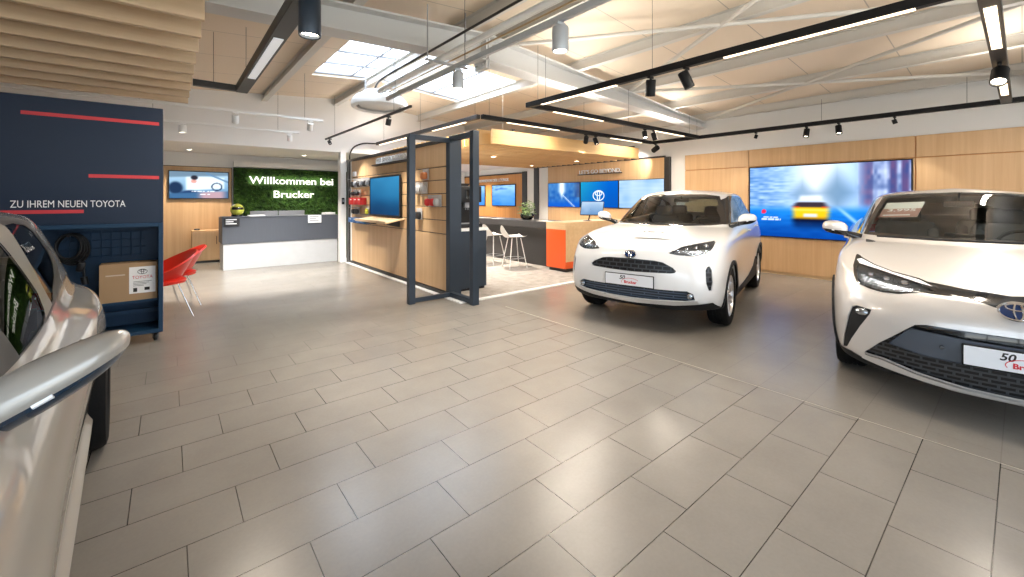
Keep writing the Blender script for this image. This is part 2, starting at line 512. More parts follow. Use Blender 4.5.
# columns: nose centre, nose mid, nose outer, corner, corner side, front wheel, front door, pillar, rear door, rear wheel, rear corner side, rear corner, tail mid, tail centre
ROWS_SUV = [
 [(.70,0,.19),(.70,.25,.19),(.66,.5,.19),(.55,.68,.19),(.42,.76,.2),(0,.77,.22),(-.6,.77,.2),(-1.25,.77,.2),(-1.9,.77,.2),(-2.56,.77,.22),(-2.95,.75,.24),(-3.12,.66,.26),(-3.2,.45,.27),(-3.22,0,.27)],
 [(.80,0,.225),(.795,.27,.225),(.75,.54,.225),(.635,.75,.235),(.47,.855,.25),(0,.88,.27),(-.6,.865,.26),(-1.25,.865,.26),(-1.9,.865,.26),(-2.56,.88,.28),(-3.0,.86,.3),(-3.2,.75,.33),(-3.28,.47,.33),(-3.3,0,.33)],
 [(.84,0,.36),(.835,.28,.36),(.80,.57,.36),(.695,.79,.37),(.49,.885,.38),(0,.9,.40),(-.6,.875,.40),(-1.25,.87,.4),(-1.9,.875,.4),(-2.56,.9,.41),(-3.0,.885,.42),(-3.24,.77,.44),(-3.33,.48,.45),(-3.35,0,.45)],
 [(.85,0,.50),(.845,.28,.50),(.815,.58,.50),(.71,.80,.51),(.49,.89,.52),(0,.90,.55),(-.6,.865,.54),(-1.25,.855,.54),(-1.9,.865,.55),(-2.56,.9,.57),(-3.0,.885,.58),(-3.26,.77,.58),(-3.35,.48,.58),(-3.37,0,.58)],
 [(.85,0,.63),(.84,.28,.63),(.805,.58,.635),(.69,.80,.65),(.47,.89,.67),(0,.905,.71),(-.6,.875,.69),(-1.25,.87,.69),(-1.9,.88,.70),(-2.56,.91,.72),(-3.0,.885,.73),(-3.25,.77,.73),(-3.35,.48,.73),(-3.37,0,.73)],
 [(.835,0,.76),(.82,.28,.765),(.77,.57,.77),(.65,.785,.79),(.43,.88,.81),(0,.895,.85),(-.6,.885,.84),(-1.25,.885,.85),(-1.9,.89,.86),(-2.56,.9,.89),(-2.98,.87,.9),(-3.21,.77,.9),(-3.29,.48,.88),(-3.31,0,.88)],
 [(.79,0,.875),(.775,.28,.88),(.715,.56,.885),(.58,.765,.90),(.37,.86,.925),(0,.88,.96),(-.6,.88,.965),(-1.25,.88,.98),(-1.9,.88,1.0),(-2.56,.875,1.03),(-2.95,.84,1.05),(-3.16,.75,1.05),(-3.24,.48,1.05),(-3.26,0,1.05)],
 [(.66,0,.955),(.645,.27,.96),(.57,.54,.965),(.44,.72,.97),(.26,.81,.99),(-.05,.84,1.015),(-.6,.855,1.02),(-1.25,.855,1.04),(-1.9,.85,1.06),(-2.56,.84,1.10),(-2.9,.81,1.11),(-3.1,.72,1.11),(-3.2,.47,1.1),(-3.22,0,1.1)],
 [(.20,0,1.035),(.17,.27,1.04),(.09,.50,1.045),(0,.66,1.045),(-.08,.745,1.045),(-.25,.79,1.055),(-.65,.825,1.055),(-1.25,.835,1.07),(-1.9,.83,1.09),(-2.5,.81,1.13),(-2.85,.78,1.14),(-3.05,.69,1.14),(-3.15,.46,1.13),(-3.17,0,1.13)],
 [(-.34,0,1.10),(-.37,.27,1.10),(-.44,.50,1.09),(-.52,.64,1.085),(-.58,.72,1.085),(-.70,.765,1.085),(-.98,.79,1.085),(-1.35,.80,1.10),(-1.9,.795,1.12),(-2.45,.775,1.16),(-2.8,.74,1.17),(-2.98,.66,1.17),(-3.08,.44,1.16),(-3.1,0,1.16)],
 [(-.80,0,1.335),(-.82,.27,1.33),(-.88,.48,1.32),(-.95,.62,1.305),(-1.0,.68,1.295),(-1.08,.705,1.30),(-1.27,.715,1.30),(-1.5,.72,1.31),(-1.95,.72,1.32),(-2.4,.70,1.34),(-2.72,.66,1.34),(-2.88,.59,1.34),(-2.97,.40,1.34),(-3.0,0,1.34)],
 [(-1.15,0,1.52),(-1.17,.26,1.515),(-1.22,.46,1.505),(-1.28,.575,1.49),(-1.33,.615,1.485),(-1.40,.63,1.49),(-1.55,.64,1.50),(-1.75,.645,1.51),(-2.05,.645,1.515),(-2.4,.63,1.505),(-2.65,.59,1.495),(-2.84,.53,1.485),(-2.95,.37,1.485),(-2.98,0,1.485)],
 [(-1.36,0,1.575),(-1.37,.2,1.57),(-1.40,.36,1.56),(-1.44,.45,1.555),(-1.48,.49,1.555),(-1.54,.505,1.56),(-1.65,.51,1.565),(-1.8,.515,1.57),(-2.05,.515,1.57),(-2.35,.50,1.565),(-2.55,.47,1.555),(-2.70,.42,1.545),(-2.80,.3,1.54),(-2.83,0,1.54)],
 [(-1.6,0,1.595),(-1.61,0,1.595),(-1.63,0,1.595),(-1.66,0,1.595),(-1.69,0,1.595),(-1.73,0,1.595),(-1.8,0,1.595),(-1.9,0,1.595),(-2.08,0,1.595),(-2.27,0,1.59),(-2.4,0,1.585),(-2.5,0,1.58),(-2.57,0,1.575),(-2.6,0,1.575)],
]
ROWS_COUPE = [
 [(.74,0,.18),(.73,.25,.18),(.66,.5,.18),(.55,.68,.19),(.42,.76,.2),(0,.77,.22),(-.6,.78,.2),(-1.3,.78,.2),(-1.95,.78,.2),(-2.64,.77,.22),(-3.0,.75,.24),(-3.2,.66,.26),(-3.28,.45,.27),(-3.3,0,.27)],
 [(.88,0,.21),(.865,.27,.21),(.80,.55,.215),(.67,.76,.225),(.48,.865,.24),(0,.89,.27),(-.6,.875,.26),(-1.3,.87,.26),(-1.95,.875,.26),(-2.64,.89,.28),(-3.05,.87,.3),(-3.28,.76,.33),(-3.37,.47,.33),(-3.39,0,.33)],
 [(.93,0,.33),(.915,.28,.33),(.845,.57,.335),(.70,.80,.345),(.49,.895,.36),(0,.91,.40),(-.6,.885,.40),(-1.3,.875,.4),(-1.95,.885,.4),(-2.64,.91,.42),(-3.08,.895,.44),(-3.32,.77,.46),(-3.42,.48,.47),(-3.44,0,.47)],
 [(.93,0,.47),(.915,.28,.47),(.845,.575,.475),(.70,.805,.49),(.485,.90,.51),(0,.915,.55),(-.6,.87,.54),(-1.3,.855,.54),(-1.95,.87,.56),(-2.64,.915,.58),(-3.08,.9,.6),(-3.34,.78,.6),(-3.45,.48,.6),(-3.47,0,.6)],
 [(.93,0,.60),(.91,.28,.60),(.835,.575,.61),(.685,.80,.63),(.465,.90,.66),(0,.92,.71),(-.6,.88,.70),(-1.3,.865,.70),(-1.95,.89,.72),(-2.64,.93,.75),(-3.06,.9,.77),(-3.32,.78,.77),(-3.42,.48,.77),(-3.44,0,.77)],
 [(.905,0,.70),(.88,.28,.705),(.785,.57,.72),(.63,.785,.75),(.42,.89,.80),(0,.91,.87),(-.6,.88,.86),(-1.3,.875,.87),(-1.95,.895,.9),(-2.64,.92,.94),(-3.03,.885,.96),(-3.26,.77,.96),(-3.34,.48,.95),(-3.36,0,.95)],
 [(.845,0,.775),(.815,.28,.785),(.70,.555,.815),(.55,.755,.86),(.34,.865,.92),(-.02,.885,.975),(-.6,.87,.965),(-1.3,.865,.98),(-1.95,.875,1.03),(-2.62,.88,1.08),(-3.0,.84,1.1),(-3.2,.75,1.1),(-3.28,.48,1.1),(-3.3,0,1.1)],
 [(.66,0,.855),(.63,.26,.865),(.50,.52,.89),(.36,.71,.93),(.18,.81,.975),(-.1,.835,1.01),(-.6,.84,1.01),(-1.3,.84,1.04),(-1.95,.84,1.09),(-2.6,.82,1.14),(-2.95,.78,1.15),(-3.12,.69,1.15),(-3.22,.46,1.14),(-3.24,0,1.14)],
 [(.14,0,.96),(.11,.27,.97),(.03,.50,.98),(-.06,.65,.99),(-.14,.745,1.015),(-.3,.785,1.035),(-.7,.81,1.04),(-1.3,.82,1.065),(-1.95,.81,1.12),(-2.55,.78,1.18),(-2.85,.73,1.19),(-3.02,.65,1.19),(-3.12,.44,1.18),(-3.14,0,1.18)],
 [(-.36,0,1.045),(-.39,.27,1.045),(-.46,.49,1.045),(-.54,.63,1.045),(-.61,.71,1.05),(-.73,.75,1.055),(-1.02,.775,1.06),(-1.4,.785,1.085),(-1.95,.77,1.14),(-2.5,.735,1.21),(-2.75,.69,1.22),(-2.92,.61,1.22),(-3.02,.42,1.21),(-3.05,0,1.21)],
 [(-.84,0,1.28),(-.86,.27,1.28),(-.92,.47,1.27),(-1.0,.61,1.26),(-1.06,.665,1.255),(-1.15,.69,1.26),(-1.35,.70,1.27),(-1.6,.70,1.285),(-2.0,.685,1.30),(-2.35,.65,1.33),(-2.58,.60,1.33),(-2.75,.53,1.33),(-2.84,.37,1.33),(-2.87,0,1.33)],
 [(-1.22,0,1.465),(-1.24,.26,1.465),(-1.29,.44,1.455),(-1.35,.56,1.44),(-1.40,.60,1.435),(-1.48,.615,1.44),(-1.63,.62,1.455),(-1.8,.62,1.465),(-2.05,.61,1.465),(-2.32,.58,1.45),(-2.5,.54,1.435),(-2.64,.48,1.42),(-2.73,.33,1.42),(-2.76,0,1.42)],
 [(-1.46,0,1.535),(-1.47,.2,1.53),(-1.50,.34,1.52),(-1.54,.43,1.515),(-1.58,.47,1.515),(-1.63,.48,1.52),(-1.73,.485,1.525),(-1.85,.485,1.525),(-2.05,.475,1.525),(-2.25,.45,1.515),(-2.38,.42,1.505),(-2.48,.37,1.495),(-2.55,.26,1.49),(-2.58,0,1.49)],
 [(-1.7,0,1.56),(-1.71,0,1.56),(-1.72,0,1.56),(-1.74,0,1.56),(-1.76,0,1.56),(-1.79,0,1.56),(-1.84,0,1.56),(-1.92,0,1.56),(-2.04,0,1.56),(-2.16,0,1.555),(-2.24,0,1.55),(-2.3,0,1.545),(-2.34,0,1.54),(-2.36,0,1.54)],
]
def lowered(rows, z0, z1, k0, k1, dx=0.0):
    """Rescale heights piecewise: below z0 by k0, above by k1."""
    return [[(p[0], p[1], p[2] * k0 if p[2] < z0 else z0 * k0 + (p[2] - z0) * k1) for p in r] for r in rows]
CREASES = [(1, 0, 13, 0.5), (6, 0, 4, 0.55), (6, 4, 12, 0.3), (9, 0, 13, 0.65), (11, 0, 13, 0.3), (3, 2, 5, 0.0)]
def both(half):
    """Close a half outline (first and last point on the centre line) into a symmetrical one."""
    return list(half) + [(-a, b) for a, b in reversed(half) if abs(a) > 1e-6]
def flip(poly): return [(-a, b) for a, b in poly]
def ellipse(cx, cy, rx, ry, n=24): return [(cx + rx * math.cos(2 * PI * k / n), cy + ry * math.sin(2 * PI * k / n)) for k in range(n)]
def ring_poly(cx, cy, r0, r1, a0, a1, n=20):
    A = [a0 + (a1 - a0) * k / n for k in range(n + 1)]
    return [(cx + r1 * math.cos(a), cy + r1 * math.sin(a)) for a in A] + [(cx + r0 * math.cos(a), cy + r0 * math.sin(a)) for a in reversed(A)]

M_TYRE = principled('tyre rubber', (0.006, 0.006, 0.0065), 0.8, bump=0.3, bscale=90, spec=.2)
M_RIM = principled('alloy rim', (0.72, 0.72, 0.74), 0.28, 0.9)
M_DARKMETAL = principled('brake metal', (0.18, 0.18, 0.19), 0.4, 0.9)
M_CLAD = principled('black cladding', (0.009, 0.0095, 0.011), 0.6, bump=0.15, bscale=300, spec=.3)
M_GLOSSBLACK = principled('gloss black trim', (0.008, 0.009, 0.011), 0.08, coat=0.6)
M_LINER = principled('dark interior lining', (0.02, 0.02, 0.022), 0.8)
M_SEAT = principled('dark seat fabric', (0.035, 0.035, 0.04), 0.85, bump=0.3, bscale=200)
M_SEATLIGHT = principled('grey seat fabric', (0.12, 0.12, 0.125), 0.8, bump=0.3, bscale=200)
M_CHROME = principled('chrome', (0.8, 0.8, 0.82), 0.08, 1.0)
M_CARGLASS = glass('car glass', (0.80, 0.86, 0.85), 1.5)
M_TINTGLASS = glass('tinted car glass', (0.25, 0.33, 0.38), 1.55)
M_LAMPGLASS = glass('lamp lens', (0.86, 0.9, 0.95), 1.5)
M_LAMPIN = principled('lamp reflector', (0.40, 0.43, 0.47), 0.16, 0.9, bump=0.5, bscale=50)
M_DRL = principled('light guide', (0.85, 0.87, 0.9), 0.25, 0.0, coat=0.5)
M_REDLENS = principled('red lens', (0.45, 0.01, 0.015), 0.1, coat=0.8)
M_SILVERTRIM = principled('satin silver trim', (0.62, 0.62, 0.63), 0.3, 0.7)
M_GAP = principled('panel gap', (0.01, 0.01, 0.01), 0.9)
M_PLATE = principled('plate white', (0.82, 0.83, 0.86), 0.35)
M_INKBLACK = principled('black print', (0.008, 0.008, 0.009), 0.6)
M_INKRED = principled('red print', (0.62, 0.012, 0.025), 0.5)
M_EMBBLUE = principled('emblem blue', (0.008, 0.03, 0.11), 0.15, coat=0.6)
M_GRILLE = mesh_mat('grille mesh', (0.004, 0.004, 0.005), (0.05, 0.055, 0.065), 0.085, 0.045, 'yz', 0.35)
M_GRILLE_LOW = mesh_mat('lower grille slats', (0.010, 0.018, 0.032), (0.07, 0.10, 0.15), 0.30, 0.028, 'yz', 0.3, 0.25)
M_GRILLE_WIDE = mesh_mat('wide grille mesh', (0.003, 0.003, 0.004), (0.05, 0.055, 0.062), 0.075, 0.030, 'yz', 0.35, 0.22)
M_MIRRORGLASS = principled('mirror glass', (0.75, 0.78, 0.8), 0.02, 1.0)
M_BLUEGREY = principled('blue grey plastic', (0.075, 0.09, 0.115), 0.35)

def car_paint(name, col, metal, flake=0.0):
    return principled(name, col, 0.32, metal, coat=1.0, coat_rough=0.02)

def make_wheel(R, width, rim_r, spokes, side):
    """Wheel about the local Y axis, outer face towards side*Y: a tyre with its rim and brake disc."""
    h = width / 2; s = side
    mb = MB()
    prof = [(rim_r, -h * .8), (rim_r + .015, -h * .95), (R - .05, -h), (R - .018, -h * .93), (R - .004, -h * .72), (R, -h * .4)]
    for g in (-.3, 0, .3):                                              # tread grooves
        prof += [(R, h * (g - .05)), (R - .008, h * (g - .04)), (R - .008, h * (g + .04)), (R, h * (g + .05))]
    prof += [(R, h * .4), (R - .004, h * .72), (R - .018, h * .93), (R - .05, h), (rim_r + .015, h * .95), (rim_r, h * .8)]
    mb.lathe(prof, 'y', n=56)
    tyre = mb.build('wheel', M_TYRE, None, True, 35)
    rb = MB()
    rb.lathe([(rim_r + .004, s * h * .86), (rim_r - .012, s * h * .88), (rim_r - .022, s * h * .7), (rim_r - .03, -s * h * .8), (rim_r, -s * h * .8)], 'y', n=56)
    yo = s * h * .80
    for k in range(spokes):
        for d in (-.13, .13):
            a = 2 * PI * k / spokes + d
            p0 = Vector((math.cos(a - d * .55) * .06, yo - s * .012, math.sin(a - d * .55) * .06)); p1 = Vector((math.cos(a) * (rim_r - .012), yo - s * .002, math.sin(a) * (rim_r - .012)))
            t = (p1 - p0).normalized(); w = t.cross(Vector((0, 1, 0)))
            def q(p, wd, dy): return [p + w * wd + Vector((0, dy, 0)), p - w * wd + Vector((0, dy, 0))]
            a0 = q(p0, .020, 0) ; a1 = q(p1, .014, 0); b1 = q(p1, .018, -s * .03); b0 = q(p0, .026, -s * .03)
            V = [rb.bm.verts.new(v) for v in (a0 + a1 + b1 + b0)]
            for f in ((0, 1, 3, 2), (2, 3, 5, 4), (0, 2, 4, 6), (1, 7, 5, 3), (6, 4, 5, 7)): rb.bm.faces.new([V[i] for i in f])
    rb.lathe([(0, yo + s * .012), (.028, yo + s * .010), (.034, yo + s * .002), (.075, yo - s * .006), (.085, yo - s * .03), (0, yo - s * .03)], 'y', n=32)
    for k in range(5):
        a = 2 * PI * k / 5 + .3; rb.cyl((.055 * math.cos(a), yo - s * .02, .055 * math.sin(a)), (.055 * math.cos(a), yo + s * .003, .055 * math.sin(a)), .009, n=8)
    rb.build('rim', M_RIM, tyre, True, 30)
    db = MB(); db.lathe([(.05, s * .01), (.15, s * .01), (.15, -s * .012), (.05, -s * .012)], 'y', n=40)
    db.cbox((.12, 0, .06), (.07, .06, .11), bevel=.012)
    db.build('brake_disc', M_DARKMETAL, tyre, True, 30)
    return tyre

def make_mirror(paint, y0, y1, xc, zc, hgt, side, parent, low=M_GLOSSBLACK, tilt=0.0):
    """Door mirror: a painted cap over a dark lower shell on a foot; mirror glass on the back."""
    root = MB()
    secs = []
    W = y1 - y0
    for t, kx, kz, dx, dz in ((0, .55, .62, -.02, -.03), (.06, .80, .85, -.01, -.02), (.3, .95, 1.0, 0, 0), (.62, 1.0, .96, 0, .006), (.88, .82, .74, -.015, .012), (.98, .45, .38, -.03, .012), (1.0, .12, .12, -.035, .012)):
        y = y0 + W * t; hx, hz = .075 * kx, hgt / 2 * kz
        pts = [(-.055, -.85), (.35, -1), (.9, -.45), (1.0, .1), (.75, .7), (.2, 1.0), (-.4, .95), (-.75, .8), (-.75, -.7)]
        secs.append([(xc + dx + hx * a, side * y, zc + dz - tilt * (1 - t) + hz * b) for a, b in pts])
    V = [p for s in secs for p in s]; n = len(secs[0]); F = []
    for i in range(len(secs) - 1):
        for k in range(n): F.append((i * n + k, i * n + (k + 1) % n, (i + 1) * n + (k + 1) % n, (i + 1) * n + k))
    F.append(tuple(range(n))); F.append(tuple((len(secs) - 1) * n + k for k in range(n)))
    me = subdivided(V, F, 2)
    bm = bmesh.new(); bm.from_mesh(me); bmesh.ops.recalc_face_normals(bm, faces=bm.faces)
    # cut cap from lower shell along a plane that rises outwards
    n_ = Vector((0, -side * (.10 + tilt / W), 1)).normalized(); c_ = Vector((xc, side * (y0 + W * .5), zc - hgt * .12 - tilt * .5))
    g = list(bm.verts) + list(bm.edges) + list(bm.faces)
    bmesh.ops.bisect_plane(bm, geom=g, plane_co=c_, plane_no=n_)
    up, dn = bmesh.new(), bmesh.new()
    for f in bm.faces:
        t = up if (f.calc_center_median() - c_).dot(n_) > 0 else dn
        t.faces.new([t.verts.new(v.co) for v in f.verts])
    cap = None
    for b, nm, mt in ((up, 'door_mirror', paint), (dn, 'lower_shell', low)):
        bmesh.ops.remove_doubles(b, verts=b.verts, dist=1e-5); bmesh.ops.recalc_face_normals(b, faces=b.faces)
        m2 = D.meshes.new(nm); b.to_mesh(m2); b.free()
        o = link(nm, m2, mt, cap if cap else parent, True, 50)
        if not cap: cap = o
    gl = MB()
    yc = side * (y0 + W * .48)
    gl.lathe([(0, -.001), (1.0, 0)], 'x', n=28)
    for v in gl.bm.verts: v.co = Vector((xc - .058 + v.co.x * .002, yc + v.co.y * W * .38, zc + v.co.z * hgt * .36 - tilt * (.52 - side * v.co.y * .38)))
    gl.build('mirror_glass', M_MIRRORGLASS, cap, True)
    ft = MB(); ft.tube([(xc - .03, side * (y0 - .10), zc - hgt * .62 - tilt), (xc - .02, side * (y0 - .02), zc - hgt * .42 - tilt), (xc - .01, side * (y0 + .05), zc - hgt * .30 - tilt * .85)], [.04, .03, .028], n=10)
    ft.build('mirror_foot', M_GLOSSBLACK, cap, True, 60)
    it = MB(); sg = [(xc + .062, side * (y0 + W * t), zc - hgt * .14 - tilt * .5 + (.10 * W + tilt) * (t - .5)) for t in (.50, .55, .60)]
    it.tube(sg, .006, n=6); it.build('indicator', M_DRL, cap, True)
    return cap

def seat_mesh(back_z=1.18):
    mb = MB()
    mb.cbox((0.05, 0, .40), (.52, .50, .16), (0, -.08, 0), .05, 3)
    mb.cbox((-.27, 0, .72), (.14, .48, .62), (0, -.30, 0), .05, 3)
    for s in (1, -1): mb.cbox((-.22, s * .21, .70), (.17, .09, .52), (0, -.30, 0), .035, 3)
    mb.cbox((-.40, 0, 1.08), (.09, .26, .17), (0, -.2, 0), .04, 3)
    for s in (1, -1): mb.cyl((-.37, s * .06, .95), (-.40, s * .06, 1.05), .007, n=8)
    return mb

def emblem(parent, M, w, h, lift=0.004):
    """Three interlocked ovals on a dark blue ground."""
    def oval(cx, cy, rx, ry, r, mb):
        mb.tube([(cx + rx * math.cos(2 * PI * k / 40), cy + ry * math.sin(2 * PI * k / 40), lift) for k in range(40)], r, n=6, closed=True)
    b = MB(); b.prism(ellipse(0, 0, w / 2, h / 2, 40), 'z', -.004, .002)
    b.bm.transform(M); base = b.build('emblem', M_EMBBLUE, parent, False)
    mb = MB()
    oval(0, 0, w * .48, h * .47, w * .042, mb); oval(0, h * .22, w * .30, h * .18, w * .034, mb); oval(0, 0, w * .11, h * .45, w * .034, mb)
    mb.bm.transform(M); mb.build('emblem_ovals', M_CHROME, base, True)

def plate(parent, M, w=0.52, h=0.112):
    pb = MB(); pb.box(-w / 2 - .008, w / 2 + .008, -h / 2 - .008, h / 2 + .008, -.012, .0, .004); pb.bm.transform(M)
    holder = pb.build('number_plate', M_CLAD, parent, True)
    b = MB(); b.box(-w / 2, w / 2, -h / 2, h / 2, 0, .003, .002); b.bm.transform(M); b.build('plate_face', M_PLATE, holder)
    L = lambda x, y: M @ Matrix.Translation((x, y, .0036))
    text_obj('plate_number', '50', M_INKBLACK, L(-.105, .004), .062, holder, bold=.0016, shear=.25)
    text_obj('plate_name', 'Brucker', M_INKRED, L(-.052, -.036), .044, holder, bold=.0016, width=.142)
    sw = MB()
    for a0, a1 in ((.62, 1.32),):
        pts = [(.020 + .098 * math.cos(PI * 2 * (a0 + (a1 - a0) * k / 24 - .5)), -.018 + .040 * math.sin(PI * 2 * (a0 + (a1 - a0) * k / 24 - .5)), .004) for k in range(25)]
    pts = [(.020 + .100 * math.cos(a), -.020 + .042 * math.sin(a), .004) for a in [PI * 1.12 - k * PI * .95 / 24 for k in range(25)]]
    sw.tube(pts, .0022, n=5); sw.bm.transform(M); sw.build('plate_swoosh', M_INKRED, holder)
    return holder

def make_car(spec):
    root = thing('car', spec['label'], 'car', (spec['pose'][0], spec['pose'][1], 0), spec['pose'][2])
    wb = spec['wb']; R = spec['R']; paint = spec['paint']
    me = shell_mesh(spec['rows'], creases=spec.get('creases', CREASES))
    me = wheel_wells(me, [(0, R), (-wb, R)], R + .035)
    sk = Skin(me)
    for f in sk.bm.faces: pass
    front = lambda c, n: n.x > .12 and c.x > .15
    wind = lambda c, n: n.x > .12 and -1.75 < c.x < -.1 and c.z > 1.0 * spec.get('zs', 1)
    def flank(s): return lambda c, n: s * n.y > .25 and s * c.y > .3
    rear = lambda c, n: n.x < -.15 and c.x < -1.9
    F = spec['front']
    # front openings and lamps, in the (y, z) view
    for name, poly, mirrored in F:
        if mirrored:
            sk.cut(name + ':L', 'front', poly, front); sk.cut(name + ':R', 'front', flip(poly), front)
        else: sk.cut(name, 'front', both(poly), front)
    sk.cut('windscreen_surround', 'front', both(spec['windscreen']), wind)
    cx, cz = 0, sum(p[1] for p in spec['windscreen']) / len(spec['windscreen'])
    inner = [(p[0] * .945, cz + (p[1] - cz) * .86) for p in spec['windscreen']]
    sk.cut('windscreen', 'front', both(inner), wind)
    if spec.get('rear_window'):
        sk.cut('rear_window', 'front', both(spec['rear_window']), rear)
        for s, t in ((1, 'L'), (-1, 'R')): sk.cut('tail_lamp:' + t, 'front', [(s * a, b) for a, b in spec['tail_lamp']], lambda c, n: n.x < .1 and c.x < -2.6)
    for s, t in ((1, 'L'), (-1, 'R')):
        sk.cut('side_trim:' + t, 'side', spec['dlo'], flank(s))
        if spec.get('pillar'): sk.cut('pillar:' + t, 'side', spec['pillar'], flank(s))
        for k, p in enumerate(spec['panes']): sk.cut('side_pane%d:%s' % (k, t), 'side', p, flank(s))
        fl = lambda c, n, s=s: s * n.y > .05 and s * c.y > .45
        if spec.get('arch'):
            for i, x in enumerate((0, -wb)): sk.cut('arch%d:%s' % (i, t), 'side', ring_poly(x, R, R, R + spec['arch'], -.55, PI + .55), fl)
        if spec.get('skirt'): sk.cut('skirt:' + t, 'side', spec['skirt'], fl)
        for k, ln in enumerate(spec['gaps']):
            for q in strip_poly(ln, .007): sk.cut('gap', 'side', q, lambda c, n, s=s: s * n.y > .3 and s * c.y > .4)
    for ln in spec.get('nose_gaps', []):
        for m in (1, -1):
            for q in strip_poly([(m * a, b) for a, b in ln], .006): sk.cut('gap', 'front', q, front)
    for ln in spec.get('hood_gaps', []):
        for m in (1, -1):
            for q in strip_poly([(a, m * b) for a, b in ln], .007): sk.cut('gap', 'top', q, lambda c, n: n.z > .3 and c.z > .7)
    G = sk.split()
    for f in G['body']: f.material_index = 1 if f.material_index == 1 else 0
    # the painted skin, given a thickness and a dark lining
    bm = bmesh.new(); vm = {}
    for nm in ('body', 'gap'):
        for f in G.get(nm, []):
            vs = [vm.setdefault(v, None) or vm.__setitem__(v, bm.verts.new(v.co)) or vm[v] for v in f.verts]
            nf = bm.faces.new(vs); nf.material_index = 3 if nm == 'gap' else f.material_index
    bmesh.ops.recalc_face_normals(bm, faces=[]) 
    bme = D.meshes.new('body'); bm.to_mesh(bme); bm.free()
    tmp = D.objects.new('t', bme); COL.objects.link(tmp)
    for m in (paint, M_LINER, M_LINER, M_GAP): bme.materials.append(m)
    md = tmp.modifiers.new('s', 'SOLIDIFY'); md.thickness = .014; md.offset = -1; md.material_offset = 2; md.material_offset_rim = 0; md.use_rim = True
    sm = evaluated(tmp); D.objects.remove(tmp)
    for p in sm.polygons:
        if p.material_index > 3: p.material_index = 2
    sm.materials.clear()
    body = link('body', sm, [paint, M_LINER, M_LINER, M_GAP], root, True, 38)
    STY = {'headlight': ('headlight', M_LAMPIN, .03, (-1, 0, 0)), 'headlight_trim': ('headlight_trim', M_GLOSSBLACK, 0, None), 'light_guide': ('light_guide', M_DRL, 0, None), 'grille': ('grille', spec.get('grille_mat', M_GRILLE), .035, (-1, 0, 0)),
           'vent': ('side_vent', M_GRILLE, .02, (-1, 0, 0)), 'intake': ('lower_intake', M_GRILLE_LOW, .04, (-1, 0, 0)), 'chin_trim': ('skid_plate', M_SILVERTRIM, 0, None), 'chin': ('bumper_lip', M_CLAD, 0, None),
           'band': ('nose_band', M_GLOSSBLACK, .008, (-1, 0, 0)), 'fog_panel': ('fog_lamp_panel', M_CLAD, .012, (-1, 0, 0)), 'plate_band': ('plate_panel', M_BLUEGREY, .012, (-1, 0, 0)), 'lip': ('grille_lip', spec['paint'], 0, None), 'slot': ('grille_slot', M_GLOSSBLACK, .05, (-1, 0, 0))}
    for nm, faces in G.items():
        base = nm.split(':')[0]
        if base in ('body', 'gap'): continue
        if base in STY:
            n2, mt, dep, dr = STY[base]
            m = patch_mesh(faces, offset=.004 if not dep else 0.0, depth=dep, direction=dr)
            if base == 'lip': m = patch_mesh(faces, offset=.012)
            for p in m.polygons: p.material_index = 0
            o = link(n2, m, mt, root, True, 38)
            if base == 'headlight':
                # projectors behind a clear lens
                pts = [v.co for v in o.data.vertices]
                lens = link('lens', patch_mesh(faces, offset=.001), M_LAMPGLASS, o, True, 60)
                for p in lens.data.polygons: p.material_index = 0
                ys = [f.calc_center_median() for f in faces]
                s = 1 if ys[0].y > 0 else -1
                ya, yb = min(abs(c.y) for c in ys), max(abs(c.y) for c in ys)
                for t in (.35, .58, .8):
                    tgt = ya + (yb - ya) * t
                    loc = [c for c in ys if abs(abs(c.y) - tgt) < .03]
                    if not loc: continue
                    c = sum(loc, Vector()) / len(loc)
                    pb = MB(); pb.lathe([(0, .012), (.018, .008), (.026, 0), (.032, .002), (.034, -.03)], 'x', c + Vector((-.028, 0, -.002)), 20)
                    pb.build('projector', M_CHROME, o, True, 50)
        elif base == 'windscreen_surround':
            m = patch_mesh(faces, offset=.002)
            for p in m.polygons: p.material_index = 0
            link('windscreen_surround', m, M_GLOSSBLACK, root, True, 60)
        elif base in ('windscreen', 'rear_window') or base.startswith('side_pane'):
            m = patch_mesh(faces, offset=.001)
            for p in m.polygons: p.material_index = 0
            n2 = {'windscreen': 'windscreen', 'rear_window': 'rear_window'}.get(base, 'side_window')
            link(n2, m, spec.get('side_glass', M_TINTGLASS) if n2 != 'windscreen' else M_CARGLASS, root, True, 80)
        elif base == 'pillar':
            m = patch_mesh(faces, offset=.005)
            for p in m.polygons: p.material_index = 0
            link('door_pillar', m, spec['pillar_mat'], root, True, 60)
        elif base == 'side_trim':
            m = patch_mesh(faces, offset=.003)
            for p in m.polygons: p.material_index = 0
            link('window_frame', m, spec.get('frame_mat', M_GLOSSBLACK), root, True, 60)
        elif base.startswith('arch') or base == 'skirt':
            bm2 = patch_mesh(faces, offset=.016 if base != 'skirt' else .010)
            for p in bm2.polygons: p.material_index = 0
            t2 = D.objects.new('t', bm2); COL.objects.link(t2)
            md = t2.modifiers.new('s', 'SOLIDIFY'); md.thickness = .022; md.offset = -1
            m2 = evaluated(t2); D.objects.remove(t2); m2.materials.clear()
            link('wheel_arch_trim' if base != 'skirt' else 'sill_cladding', m2, M_CLAD, root, True, 35)
        elif base == 'tail_lamp':
            m = patch_mesh(faces, offset=.008)
            for p in m.polygons: p.material_index = 0
            link('tail_lamp', m, M_REDLENS, root, True, 60)
    sk.bm.free()
    # wheels
    for x in (0, -wb):
        for s in (1, -1):
            w = make_wheel(R, .215, R * .68, spec.get('spokes', 5), s)
            w.parent = root; w.location = (x, s * spec['track'], R)
    # cabin
    z0 = spec.get('zseat', 0.0)
